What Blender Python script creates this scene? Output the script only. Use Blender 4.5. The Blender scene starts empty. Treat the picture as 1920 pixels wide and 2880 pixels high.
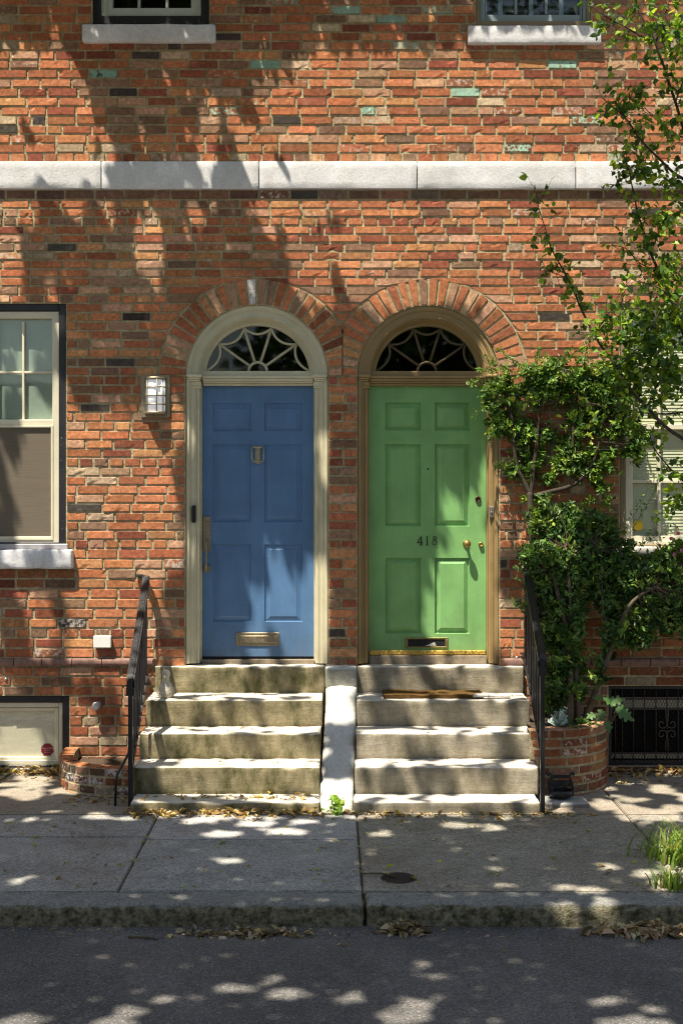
import bpy, bmesh, math, random
import numpy as np
from mathutils import Vector, Matrix, noise as mnoise

R = math.radians
rng = np.random.default_rng(7)
random.seed(7)
sc = bpy.context.scene
col = sc.collection

# ------------------------------------------------------------------ camera model (used to measure the place from the photograph)
D, PXM, VX, VY, EYE = 9.0, 385.0, 930.0, 1420.0, 1.95

def U(px, py, Y=0.0):
    s = (D + Y) / D / PXM
    return (px - VX) * s, EYE - (py - VY) * s

def P3(px, py, Y=0.0):
    x, z = U(px, py, Y)
    return Vector((x, Y, z))

def proj(p):
    """world points (N,3) -> photo pixels"""
    s = PXM * D / (D + p[:, 1])
    return VX + p[:, 0] * s, VY + (EYE - p[:, 2]) * s

SUN = np.array([0.27, 0.33, -1.0])          # direction the light travels

# ------------------------------------------------------------------ objects
def tag(o, label=None, cat=None, group=None, kind=None):
    if label: o['label'] = label
    if cat: o['category'] = cat
    if group: o['group'] = group
    if kind: o['kind'] = kind
    return o

def thing(name, label, cat, loc=(0, 0, 0), group=None):
    o = bpy.data.objects.new(name, None)
    col.objects.link(o)
    o.location = loc
    o.empty_display_size = 0.1
    return tag(o, label, cat, group)

def base_of(o):
    v = Vector((0, 0, 0))
    while o is not None:
        v += Vector(o.location)
        o = o.parent
    return v

def link_mesh(name, me, mats, parent=None, label=None, smooth=False):
    o = bpy.data.objects.new(name, me)
    col.objects.link(o)
    if not isinstance(mats, (list, tuple)): mats = [mats]
    for m in mats: me.materials.append(m)
    if parent is not None:
        b = base_of(parent)
        me.transform(Matrix.Translation(-b))
        o.parent = parent
    if smooth is not None:
        me.polygons.foreach_set('use_smooth', smooth if hasattr(smooth, '__len__') else np.full(len(me.polygons), bool(smooth), dtype=bool))
    if label: o['label'] = label
    me.update()
    return o

def np_mesh(name, V, F, mats, parent=None, smooth=False, attrs=None, midx=None, label=None):
    """V (n,3), F (m,k) fixed-size faces"""
    V = np.asarray(V, dtype=np.float32); F = np.asarray(F, dtype=np.int32)
    me = bpy.data.meshes.new(name)
    me.vertices.add(len(V)); me.vertices.foreach_set('co', V.ravel())
    k = F.shape[1]
    me.loops.add(F.size); me.loops.foreach_set('vertex_index', F.ravel())
    me.polygons.add(len(F))
    me.polygons.foreach_set('loop_start', np.arange(0, F.size, k, dtype=np.int32))
    if midx is not None: me.polygons.foreach_set('material_index', np.asarray(midx, dtype=np.int32))
    me.update(calc_edges=True)
    for an, arr in (attrs or {}).items():
        a = me.color_attributes.new(an, 'FLOAT_COLOR', 'POINT')
        arr = np.asarray(arr, dtype=np.float32)
        if arr.shape[1] == 3: arr = np.hstack([arr, np.ones((len(arr), 1), np.float32)])
        a.data.foreach_set('color', arr.ravel())
    return link_mesh(name, me, mats, parent, label, smooth)

class MB:
    """collects pieces, builds ONE mesh object"""
    def __init__(s): s.bm = bmesh.new()
    def quad(s, pts, mi=0):
        f = s.bm.faces.new([s.bm.verts.new(p) for p in pts]); f.material_index = mi; return f
    def box(s, x0, x1, y0, y1, z0, z1, bev=0.0, mi=0, seg=1):
        r = bmesh.ops.create_cube(s.bm, size=1.0)
        vs = r['verts']
        for v in vs:
            v.co = Vector(((x0 + x1) / 2 + v.co.x * (x1 - x0), (y0 + y1) / 2 + v.co.y * (y1 - y0), (z0 + z1) / 2 + v.co.z * (z1 - z0)))
        fs = {f for v in vs for f in v.link_faces}
        for f in fs: f.material_index = mi
        if bev > 0:
            es = list({e for v in vs for e in v.link_edges})
            q = bmesh.ops.bevel(s.bm, geom=es, offset=bev, segments=seg, affect='EDGES', profile=0.5)
            for f in q['faces']: f.material_index = mi
        return s
    def prism(s, pts, axis, a, b, mi=0):
        """polygon pts (2D) extruded along axis 'x','y','z' from a to b"""
        def mk(p, t):
            return {'x': (t, p[0], p[1]), 'y': (p[0], t, p[1]), 'z': (p[0], p[1], t)}[axis]
        A = [s.bm.verts.new(mk(p, a)) for p in pts]; B = [s.bm.verts.new(mk(p, b)) for p in pts]
        n = len(pts); fs = []
        fs.append(s.bm.faces.new(A)); fs.append(s.bm.faces.new(B[::-1]))
        for i in range(n):
            fs.append(s.bm.faces.new((A[i], B[i], B[(i + 1) % n], A[(i + 1) % n])))
        for f in fs: f.material_index = mi
        return s
    def tube(s, pts, rad, seg=7, mi=0, cap=True, flat=None):
        pts = [Vector(p) for p in pts]
        n = len(pts)
        if not hasattr(rad, '__len__'): rad = [rad] * n
        rings = []
        ref = Vector((0.3, 0.2, 1)).normalized()
        for i, p in enumerate(pts):
            t = (pts[min(i + 1, n - 1)] - pts[max(i - 1, 0)])
            if t.length < 1e-9: t = Vector((0, 0, 1))
            t.normalize()
            a = t.cross(ref)
            if a.length < 0.1: a = t.cross(Vector((1, 0, 0.1)))
            a.normalize(); b = t.cross(a).normalized()
            if i and (a.dot(pa) < 0): a, b = -a, -b
            pa = a
            rings.append([s.bm.verts.new(p + (a * math.cos(k * 2 * math.pi / seg) + b * math.sin(k * 2 * math.pi / seg)) * rad[i]) for k in range(seg)])
        for i in range(n - 1):
            for k in range(seg):
                f = s.bm.faces.new((rings[i][k], rings[i][(k + 1) % seg], rings[i + 1][(k + 1) % seg], rings[i + 1][k]))
                f.material_index = mi; f.smooth = True
        if cap:
            for rg in (rings[0][::-1], rings[-1]):
                f = s.bm.faces.new(rg); f.material_index = mi
        return s
    def bar(s, pts, w, h, up=(0, 0, 1), mi=0):
        """rectangular bar along a path; w across, h along 'up'"""
        pts = [Vector(p) for p in pts]; n = len(pts); rings = []
        up = Vector(up)
        for i, p in enumerate(pts):
            t = (pts[min(i + 1, n - 1)] - pts[max(i - 1, 0)]).normalized()
            a = t.cross(up)
            if a.length < 0.05: a = t.cross(Vector((0, 1, 0)))
            a.normalize(); b = a.cross(t).normalized()
            rings.append([s.bm.verts.new(p + a * (w / 2 * i0) + b * (h / 2 * j0)) for i0, j0 in ((-1, -1), (1, -1), (1, 1), (-1, 1))])
        for i in range(n - 1):
            for k in range(4):
                f = s.bm.faces.new((rings[i][k], rings[i][(k + 1) % 4], rings[i + 1][(k + 1) % 4], rings[i + 1][k])); f.material_index = mi
        for rg in (rings[0][::-1], rings[-1]):
            f = s.bm.faces.new(rg); f.material_index = mi
        return s
    def lathe(s, o, axis, prof, seg=20, mi=0):
        """prof: list of (along, radius)"""
        o = Vector(o); axis = Vector(axis).normalized()
        a = axis.cross(Vector((0, 0, 1)) if abs(axis.z) < 0.9 else Vector((1, 0, 0))).normalized(); b = axis.cross(a)
        rings = []
        for t, r in prof:
            rings.append([s.bm.verts.new(o + axis * t + (a * math.cos(2 * math.pi * k / seg) + b * math.sin(2 * math.pi * k / seg)) * max(r, 1e-5)) for k in range(seg)])
        for i in range(len(rings) - 1):
            for k in range(seg):
                f = s.bm.faces.new((rings[i][k], rings[i][(k + 1) % seg], rings[i + 1][(k + 1) % seg], rings[i + 1][k])); f.material_index = mi; f.smooth = True
        s.bm.faces.new(rings[0][::-1]).material_index = mi
        s.bm.faces.new(rings[-1]).material_index = mi
        return s
    def ring(s, cx, cz, r0, r1, y0, y1, a0=0.0, a1=math.pi, n=40, mi=0):
        """arched bar: radial r0..r1, depth y0..y1 (y0 nearer the street)"""
        prev = None
        for i in range(n + 1):
            t = a0 + (a1 - a0) * i / n
            c, q = math.cos(t), math.sin(t)
            cur = [s.bm.verts.new((cx + c * r, y, cz + q * r)) for r, y in ((r0, y0), (r1, y0), (r1, y1), (r0, y1))]
            if prev:
                for k in range(4):
                    f = s.bm.faces.new((prev[k], prev[(k + 1) % 4], cur[(k + 1) % 4], cur[k])); f.material_index = mi
            else: s.bm.faces.new(cur).material_index = mi
            prev = cur
        s.bm.faces.new(prev[::-1]).material_index = mi
        return s
    def build(s, name, mats, parent=None, label=None, smooth=None):
        bmesh.ops.recalc_face_normals(s.bm, faces=s.bm.faces[:])
        me = bpy.data.meshes.new(name); s.bm.to_mesh(me); s.bm.free()
        return link_mesh(name, me, mats, parent, label, True if smooth else None)

# ------------------------------------------------------------------ materials
class NT:
    def __init__(s, name):
        s.m = bpy.data.materials.new(name); s.m.use_nodes = True
        s.t = s.m.node_tree; s.n = s.t.nodes; s.l = s.t.links
        s.p = s.n['Principled BSDF']; s.out = s.n['Material Output']
        s._tc = None
    def add(s, typ, **kw):
        n = s.n.new(typ)
        for k, v in kw.items(): setattr(n, k, v)
        return n
    def set(s, node, idx, v):
        if hasattr(v, 'outputs'): v = v.outputs[0]
        if isinstance(v, bpy.types.NodeSocket): s.l.new(v, node.inputs[idx])
        elif isinstance(v, (tuple, list)) and node.inputs[idx].type == 'RGBA' and len(v) == 3: node.inputs[idx].default_value = (*v, 1)
        else: node.inputs[idx].default_value = v
    @property
    def co(s):
        if s._tc is None: s._tc = s.add('ShaderNodeTexCoord')
        return s._tc.outputs['Object']
    def mapped(s, scale=(1, 1, 1), rot=(0, 0, 0)):
        m = s.add('ShaderNodeMapping'); s.l.new(s.co, m.inputs[0])
        m.inputs['Scale'].default_value = scale; m.inputs['Rotation'].default_value = rot
        return m.outputs[0]
    def noise(s, scale, detail=4, rough=0.6, vec=None, dist=0.0):
        n = s.add('ShaderNodeTexNoise'); s.l.new(vec if vec is not None else s.co, n.inputs['Vector'])
        n.inputs['Scale'].default_value = scale; n.inputs['Detail'].default_value = detail; n.inputs['Roughness'].default_value = rough
        n.inputs['Distortion'].default_value = dist
        return n.outputs['Fac']
    def voro(s, scale, feature='F1', out='Distance', vec=None):
        n = s.add('ShaderNodeTexVoronoi', feature=feature); s.l.new(vec if vec is not None else s.co, n.inputs['Vector'])
        n.inputs['Scale'].default_value = scale
        return n.outputs[out]
    def ramp(s, fac, stops):
        n = s.add('ShaderNodeValToRGB'); s.set(n, 0, fac)
        e = n.color_ramp.elements
        while len(e) < len(stops): e.new(0.5)
        for el, (p, c) in zip(e, stops):
            el.position = p
            el.color = (*c, 1) if hasattr(c, '__len__') else (c, c, c, 1)
        return n.outputs[0]
    def mix(s, fac, a, b, mode='MIX'):
        n = s.add('ShaderNodeMix', data_type='RGBA', blend_type=mode)
        s.set(n, 0, fac); s.set(n, 6, a); s.set(n, 7, b)
        return n.outputs[2]
    def math(s, op, a, b=0.0, clamp=False):
        n = s.add('ShaderNodeMath', operation=op, use_clamp=clamp); s.set(n, 0, a); s.set(n, 1, b); return n.outputs[0]
    def bump(s, h, strength=0.5, dist=0.01, normal=None):
        n = s.add('ShaderNodeBump'); s.set(n, 'Height', h); n.inputs['Strength'].default_value = strength; n.inputs['Distance'].default_value = dist
        if normal is not None: s.l.new(normal, n.inputs['Normal'])
        return n.outputs[0]
    def attr(s, name, out='Color'):
        n = s.add('ShaderNodeAttribute', attribute_name=name); return n.outputs[out]
    def normal_z(s):
        g = s.add('ShaderNodeNewGeometry'); x = s.add('ShaderNodeSeparateXYZ'); s.l.new(g.outputs['Normal'], x.inputs[0]); return x.outputs[2]
    def fin(s, base=None, rough=None, normal=None, metal=None, spec=None):
        if base is not None: s.set(s.p, 'Base Color', base)
        if rough is not None: s.set(s.p, 'Roughness', rough)
        if normal is not None: s.set(s.p, 'Normal', normal)
        if metal is not None: s.set(s.p, 'Metallic', metal)
        if spec is not None: s.set(s.p, 'Specular IOR Level', spec)
        return s.m

def mat_brick():
    t = NT('weathered_brick')
    base = t.attr('bcol'); paint = t.attr('bpaint'); pa = t.attr('bpaint', 'Alpha')
    n1 = t.noise(38, 5, .65); n2 = t.noise(9, 4, .6); n3 = t.noise(160, 3, .7); n4 = t.noise(3.0, 3, .55)
    c = t.mix(.75, base, t.ramp(n1, [(.28, .40), (.5, .95), (.72, 1.5)]), 'MULTIPLY')
    c = t.mix(t.ramp(n3, [(.56, 0), (.70, .65)]), c, (.03, .024, .022))          # soot pits
    c = t.mix(t.ramp(n2, [(.58, 0), (.74, .45)]), c, t.mix(.55, base, (.44, .36, .29)))     # lime bloom
    # patches of old paint on single bricks
    thr = t.math('SUBTRACT', t.math('ADD', n1, pa), 0.98)
    c = t.mix(t.ramp(t.math('MULTIPLY', thr, 9.0, True), [(0, 0), (1, 1)]), c, paint)
    c = t.mix(.8, c, t.ramp(n4, [(.3, .72), (.55, 1.0), (.75, 1.12)]), 'MULTIPLY')
    h = t.math('ADD', t.math('MULTIPLY', n1, .8), t.math('MULTIPLY', n3, .5))
    return t.fin(c, .9, t.bump(h, .7, .004), spec=.2)

def mat_mortar():
    t = NT('lime_mortar')
    n1 = t.noise(24, 5, .65); n3 = t.noise(180, 3, .7); n4 = t.noise(2.2, 3, .6)
    c = t.ramp(n1, [(.25, (.20, .165, .085)), (.5, (.39, .33, .20)), (.8, (.62, .55, .40))])
    c = t.mix(.7, c, t.ramp(n4, [(.3, .6), (.6, 1.1)]), 'MULTIPLY')
    h = t.math('ADD', n1, t.math('MULTIPLY', n3, .6))
    return t.fin(c, .95, t.bump(h, 1.0, .008), spec=.1)

def mat_stone(name, top, side, moss, mossamt=.5, fine=90.0, streak=True, bumpd=.006, bedamt=.45):
    t = NT(name)
    nz = t.normal_z()
    n1 = t.noise(7, 5, .65); n2 = t.noise(fine, 4, .7); n3 = t.noise(2.2, 4, .6)
    vs = t.noise(5.0, 6, .7, vec=t.mapped((1.5, 1.5, .8)))
    bed = t.noise(6, 3, .6, vec=t.mapped((.5, .5, 5.0), (0, .12, 0)), dist=1.2)
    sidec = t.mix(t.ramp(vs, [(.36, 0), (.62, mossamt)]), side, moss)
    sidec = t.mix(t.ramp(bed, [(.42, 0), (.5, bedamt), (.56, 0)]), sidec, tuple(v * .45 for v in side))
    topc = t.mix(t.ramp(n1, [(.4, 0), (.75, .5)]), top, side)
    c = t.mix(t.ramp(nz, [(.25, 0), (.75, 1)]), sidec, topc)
    c = t.mix(.6, c, t.ramp(n2, [(.25, .62), (.55, 1.0), (.8, 1.25)]), 'MULTIPLY')
    c = t.mix(.6, c, t.ramp(n3, [(.3, .7), (.65, 1.15)]), 'MULTIPLY')
    h = t.math('ADD', t.math('ADD', t.math('MULTIPLY', n2, .5), n1), t.math('MULTIPLY', bed, bedamt * 1.3))
    return t.fin(c, .85, t.bump(h, .8, bumpd), spec=.25)

def mat_concrete(name, c0, c1, speck=.0, scale=120.0):
    t = NT(name)
    n1 = t.noise(3.2, 5, .6); n2 = t.noise(scale, 4, .75); v = t.voro(scale * .9); n5 = t.noise(.9, 4, .6); n6 = t.noise(14, 5, .65)
    c = t.mix(t.ramp(n1, [(.3, 0), (.7, 1)]), c0, c1)
    c = t.mix(t.ramp(n5, [(.45, 0), (.7, .5)]), c, (.19, .13, .09))
    c = t.mix(.9, c, t.ramp(n2, [(.33, .45), (.52, 1.0), (.70, 1.6)]), 'MULTIPLY')
    c = t.mix(.5, c, t.ramp(n6, [(.3, .65), (.65, 1.15)]), 'MULTIPLY')
    sp = t.voro(5.5); c = t.mix(t.ramp(sp, [(.045, .55), (.075, 0)]), c, (.045, .043, .04))
    wv = t.noise(2.6, 6, .7, dist=.6); c = t.mix(t.ramp(wv, [(.494, 0), (.5, .45), (.506, 0)]), c, (.05, .045, .035))
    if speck: c = t.mix(t.ramp(v, [(.12, speck), (.3, 0)]), c, (.34, .29, .22))
    return t.fin(c, .88, t.bump(n2, .5, .004), spec=.25)

def mat_kerb():
    t = NT('granite_kerb')
    nz = t.normal_z(); n1 = t.noise(11, 6, .7); n2 = t.noise(70, 4, .75); n3 = t.noise(24, 5, .7)
    top = t.ramp(n2, [(.28, (.13, .14, .14)), (.5, (.30, .30, .28)), (.75, (.50, .47, .42))])
    side = t.ramp(n3, [(.30, (.018, .017, .011)), (.43, (.13, .118, .07)), (.58, (.30, .275, .18)), (.8, (.44, .40, .30))])
    c = t.mix(t.ramp(nz, [(.3, 0), (.85, 1)]), side, top)
    c = t.mix(.5, c, t.ramp(n1, [(.3, .6), (.65, 1.2)]), 'MULTIPLY')
    return t.fin(c, .85, t.bump(t.math('ADD', n3, n2), 1.0, .015), spec=.25)

def mat_asphalt():
    t = NT('worn_asphalt')
    n1 = t.noise(1.1, 5, .6); n2 = t.noise(75, 4, .8); v = t.voro(80); vc = t.voro(80, out='Color'); n6 = t.noise(9, 5, .65)
    c = t.ramp(n1, [(.3, (.090, .087, .086)), (.5, (.118, .113, .110)), (.58, (.142, .135, .130)), (.75, (.155, .147, .141))])
    c = t.mix(.9, c, t.ramp(n2, [(.33, .35), (.52, 1.0), (.70, 1.9)]), 'MULTIPLY')
    c = t.mix(.5, c, t.ramp(n6, [(.3, .7), (.65, 1.15)]), 'MULTIPLY')
    sep = t.add('ShaderNodeSeparateColor'); t.l.new(vc, sep.inputs[0])
    spk = t.math('MULTIPLY', t.ramp(v, [(.2, 1), (.42, 0)]), t.ramp(sep.outputs[0], [(.72, 0), (.82, .75)]))
    c = t.mix(spk, c, (.30, .29, .28))
    return t.fin(c, .8, t.bump(t.math('ADD', n2, t.math('MULTIPLY', v, -.6)), .7, .006), spec=.35)

def mat_paint(name, c, rough=.42, var=.16, scuff=0.0, grain=True, bumpd=.0015, dirt=(.10, .08, .05), foot=None):
    t = NT(name)
    n1 = t.noise(5, 4, .6); n2 = t.noise(30, 4, .65, vec=t.mapped((1, 1, .12)))
    cc = t.mix(1.0, c, t.ramp(n1, [(.3, 1 - var), (.7, 1 + var)]), 'MULTIPLY')
    n3 = t.noise(14, 6, .75)
    cc = t.mix(t.ramp(n3, [(.66, 0), (.76, .35 + scuff)]), cc, dirt)
    n4 = t.noise(60, 3, .6)
    if foot:
        sx = t.add('ShaderNodeSeparateXYZ'); t.l.new(t.co, sx.inputs[0])
        g = t.math('SUBTRACT', t.math('ADD', t.math('MULTIPLY', n3, .9), foot[0] - .2), sx.outputs[2])
        cc = t.mix(t.ramp(t.math('MULTIPLY', g, 2.2, True), [(0, 0), (1, .55)]), cc, foot[1])
        cc = t.mix(.25, cc, t.ramp(n2, [(.3, .82), (.7, 1.12)]), 'MULTIPLY')
    n7 = t.noise(55, 2, .5); cc = t.mix(t.ramp(n7, [(.735, 0), (.76, .55)]), cc, (.5, .5, .47))
    return t.fin(cc, t.ramp(n3, [(.3, rough - .08), (.7, rough + .15)]), t.bump(t.math('ADD', n2, t.math('MULTIPLY', n4, .5)), .35, bumpd), spec=.4)

def mat_metal(name, c, rough=.4, metal=1.0):
    t = NT(name); n = t.noise(60, 4, .65)
    cc = t.mix(.8, c, t.ramp(n, [(.3, .65), (.65, 1.15)]), 'MULTIPLY')
    return t.fin(cc, t.ramp(n, [(.3, rough - .1), (.7, rough + .15)]), t.bump(n, .2, .001), metal=metal)

def mat_plain(name, c, rough=.7, var=.2, scale=20.0, spec=.3):
    t = NT(name); n = t.noise(scale, 4, .65)
    return t.fin(t.mix(1, c, t.ramp(n, [(.3, 1 - var), (.7, 1 + var)]), 'MULTIPLY'), rough, t.bump(n, .3, .003), spec=spec)

def mat_leaf(name, trans=.45, rough=.45, spec=.35):
    t = NT(name)
    base = t.attr('lcol'); n = t.noise(45, 3, .6)
    c = t.mix(.7, base, t.ramp(n, [(.3, .75), (.7, 1.25)]), 'MULTIPLY')
    t.fin(c, rough, spec=spec)
    tr = t.add('ShaderNodeBsdfTranslucent')
    t.l.new(t.mix(1, c, (1.5, 1.55, .55), 'MULTIPLY'), tr.inputs[0])
    mx = t.add('ShaderNodeMixShader'); mx.inputs[0].default_value = trans
    t.l.new(t.p.outputs[0], mx.inputs[1]); t.l.new(tr.outputs[0], mx.inputs[2]); t.l.new(mx.outputs[0], t.out.inputs[0])
    return t.m

def mat_glass(name='window_glass', tint=(.95, .97, .95), boost=.03):
    t = NT(name)
    t.n.remove(t.p)
    tr = t.add('ShaderNodeBsdfTransparent'); tr.inputs[0].default_value = (*tint, 1)
    gl = t.add('ShaderNodeBsdfGlossy'); gl.inputs['Roughness'].default_value = .03
    fr = t.add('ShaderNodeLayerWeight'); sch = t.math('ADD', t.math('MULTIPLY', t.math('POWER', fr.outputs['Facing'], 5.0), .8), .045)
    n = t.noise(1.6, 2, .5); t.l.new(t.bump(n, .12, .02), gl.inputs['Normal'])
    f = t.math('ADD', sch, boost, True)
    mx = t.add('ShaderNodeMixShader'); t.l.new(f, mx.inputs[0]); t.l.new(tr.outputs[0], mx.inputs[1]); t.l.new(gl.outputs[0], mx.inputs[2])
    t.l.new(mx.outputs[0], t.out.inputs[0])
    return t.m

def mat_screen():
    t = NT('insect_screen')
    w = t.noise(300, 2, .6); w2 = t.noise(60, 3, .6, vec=t.mapped((.1, 1, 4)))
    c = t.mix(.6, (.15, .122, .088), t.ramp(w2, [(.3, .8), (.7, 1.2)]), 'MULTIPLY'); t.fin(c, .8)
    tr = t.add('ShaderNodeBsdfTransparent'); mx = t.add('ShaderNodeMixShader')
    t.l.new(t.ramp(w, [(.35, .06), (.65, .2)]), mx.inputs[0]); t.l.new(t.p.outputs[0], mx.inputs[1]); t.l.new(tr.outputs[0], mx.inputs[2]); t.l.new(mx.outputs[0], t.out.inputs[0])
    return t.m

def mat_diffuser():
    t = NT('lamp_diffuser'); n = t.noise(8, 2, .5)
    t.fin(t.ramp(n, [(.3, .8), (.7, .88)]), .5)
    t.p.inputs['Emission Color'].default_value = (.85, .9, 1, 1); t.p.inputs['Emission Strength'].default_value = .12  # faint bluish glow added: sky reflected in the plastic put into emission
    return t.m

def mat_mat():
    t = NT('coir_fibre'); n = t.noise(260, 3, .7); n2 = t.noise(20, 4, .6)
    c = t.mix(.8, t.ramp(n2, [(.3, (.085, .048, .017)), (.7, (.16, .095, .034))]), t.ramp(n, [(.3, .5), (.7, 1.4)]), 'MULTIPLY')
    return t.fin(c, .95, t.bump(n, 1, .006), spec=.05)

def mat_paper():
    t = NT('newsprint'); n = t.noise(140, 3, .7, vec=t.mapped((.5, 1, 1.6)))
    return t.fin(t.ramp(n, [(.48, (.62, .6, .54)), (.56, (.35, .34, .32))]), .9)

M = {}
M['brick'] = mat_brick(); M['mortar'] = mat_mortar()
M['lime'] = mat_stone('pale_limestone', (.68, .69, .72), (.68, .69, .73), (.48, .46, .42), .4, 70, bumpd=.005, bedamt=.03)
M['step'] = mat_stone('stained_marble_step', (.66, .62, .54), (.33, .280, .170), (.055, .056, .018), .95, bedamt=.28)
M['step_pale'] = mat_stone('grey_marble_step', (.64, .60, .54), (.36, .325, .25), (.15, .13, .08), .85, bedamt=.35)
M['cheek'] = mat_stone('pale_marble_cheek', (.60, .60, .58), (.46, .45, .40), (.22, .225, .15), .75, fine=45)
M['conc_a'] = mat_concrete('brown_aggregate_concrete', (.245, .236, .200), (.335, .318, .27), .5, 60)
M['conc_b'] = mat_concrete('grey_concrete', (.275, .28, .27), (.385, .385, .365), .25, 70)
M['conc_c'] = mat_concrete('pale_concrete_patch', (.36, .36, .36), (.44, .43, .42), .0, 80)
M['conc_d'] = mat_concrete('dusty_concrete', (.26, .235, .19), (.34, .305, .25), .4, 100)
M['kerb'] = mat_kerb(); M['asphalt'] = mat_asphalt()
M['soil'] = mat_plain('dark_soil', (.06, .042, .028), .95, .5, 40)
M['dirt'] = mat_plain('joint_dirt', (.09, .065, .035), .95, .5, 40)
M['blue'] = mat_paint('blue_door_paint', (.085, .178, .335), .38, .12, .0, bumpd=.003, dirt=(.10, .17, .30), foot=(.85, (.10, .12, .15)))
M['green'] = mat_paint('green_door_paint', (.190, .400, .140), .45, .14, .0, bumpd=.005, dirt=(.16, .30, .12), foot=(.85, (.16, .20, .10)))
M['sage'] = mat_paint('cream_sage_paint', (.57, .53, .375), .5, .12, .15)
M['ochre'] = mat_paint('ochre_brown_paint', (.29, .200, .085), .5, .12, .15)
M['cream'] = mat_paint('cream_window_paint', (.62, .58, .44), .45, .08)
M['cool'] = mat_paint('pale_green_grey_paint', (.47, .52, .47), .45, .08)
M['bluegrey'] = mat_paint('blue_grey_paint', (.21, .27, .29), .45, .1)
M['brownp'] = mat_paint('brown_frame_paint', (.20, .155, .085), .5, .12)
M['blackp'] = mat_paint('black_frame_paint', (.018, .018, .022), .4, .2, dirt=(.05, .045, .04))
M['greysill'] = mat_paint('grey_sill_paint', (.36, .35, .37), .55, .1)
M['white'] = mat_paint('white_plastic', (.72, .72, .70), .4, .04)
M['iron'] = mat_metal('black_iron', (.022, .022, .025), .38, .3)
M['rust'] = mat_metal('rusty_iron', (.05, .035, .03), .6, .4)
M['brass'] = mat_metal('aged_brass', (.42, .29, .10), .38)
M['bronze'] = mat_metal('satin_bronze', (.34, .29, .20), .5)
M['brightbrass'] = mat_metal('bright_brass', (.72, .50, .13), .3)
M['steel'] = mat_metal('galvanised_steel', (.55, .55, .55), .42)
M['lampm'] = mat_metal('pewter_lamp_metal', (.30, .255, .175), .45, .8)
M['dark'] = mat_plain('dark_room', (.02, .02, .022), .9, .3, 3)
M['black'] = mat_plain('black_rubber_slot_dark', (.012, .012, .013), .6, .3, 30)
M['reflection_curtain'] = mat_paint('green_reflection_curtain', (.27, .345, .29), .9, .12)
M['blind'] = mat_plain('ivory_blind', (.56, .58, .41), .6, .05, 8)
M['board'] = mat_plain('cream_board', (.60, .56, .44), .6, .06, 60)
M['shutter'] = mat_paint('blue_grey_shutter', (.20, .28, .32), .5, .08)
M['glass'] = mat_glass(); M['fanglass'] = mat_glass('dark_fanlight_glass', (.55, .55, .6), .0)
M['screen'] = mat_screen(); M['diff'] = mat_diffuser()
M['maroon'] = mat_plain('maroon_sticker', (.16, .012, .025), .45, .1, 30)
M['pinkprint'] = mat_plain('pink_print', (.62, .34, .38), .5, .05, 30)
M['yellow'] = mat_plain('yellow_sticker', (.60, .42, .03), .5, .12, 30)
M['coir'] = mat_mat(); M['paper'] = mat_paper()
M['bark'] = mat_plain('dark_bark', (.045, .035, .026), .9, .45, 60)
M['barkpale'] = mat_plain('grey_bark', (.10, .078, .052), .9, .45, 60)
M['leaf'] = mat_leaf('young_tree_leaf', .48); M['sleaf'] = mat_leaf('shrub_leaf', .22, .42, .35)
M['litter'] = mat_leaf('dry_leaf', .15, .8, .15)
M['cleaf'] = mat_leaf('canopy_leaf', .18)
M['petal'] = mat_leaf('petal', .4)
M['boxred'] = mat_paint('dark_red_paint', (.07, .015, .018), .5, .15)
M['gold'] = mat_plain('brown_timber', (.22, .18, .13), .8, .3, 30)
M['slate'] = mat_stone('slate_flag', (.36, .36, .35), (.22, .2, .17), (.12, .12, .08), .4)

# ------------------------------------------------------------------ bricks
def rnd(a, b, n=None): return rng.uniform(a, b, n)

PAL = np.array([(.490, .190, .088), (.395, .140, .066), (.52, .250, .110), (.50, .285, .180), (.26, .150, .095), (.29, .090, .052), (.49, .365, .245), (.070, .057, .050)])
def brick_colors(cx, cz, n, weights=None):
    w = np.array(weights if weights is not None else [.34, .22, .10, .09, .11, .08, .035, .020]); w = w / w.sum()
    k = rng.choice(len(PAL), n, p=w)
    c = PAL[k] * rng.uniform(.72, 1.20, (n, 1)) * rng.uniform(.95, 1.05, (n, 3))
    paint = np.zeros((n, 4)); paint[:, :3] = (.2, .46, .34)
    upper = cz > 4.45
    mint = upper & (rng.random(n) < np.where((cz > 5.1) & (cx > .2), .14, .045))
    white = (~mint) & (rng.random(n) < .075)
    paint[mint, 3] = rnd(.36, .66, mint.sum()); paint[mint, :3] = np.array((.27, .44, .35)) * rnd(.8, 1.25, (mint.sum(), 1))
    paint[white, 3] = rnd(.3, .52, white.sum()); paint[white, :3] = np.array((.55, .48, .42)) * rnd(.75, 1.1, (white.sum(), 1))
    return c, paint

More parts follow.
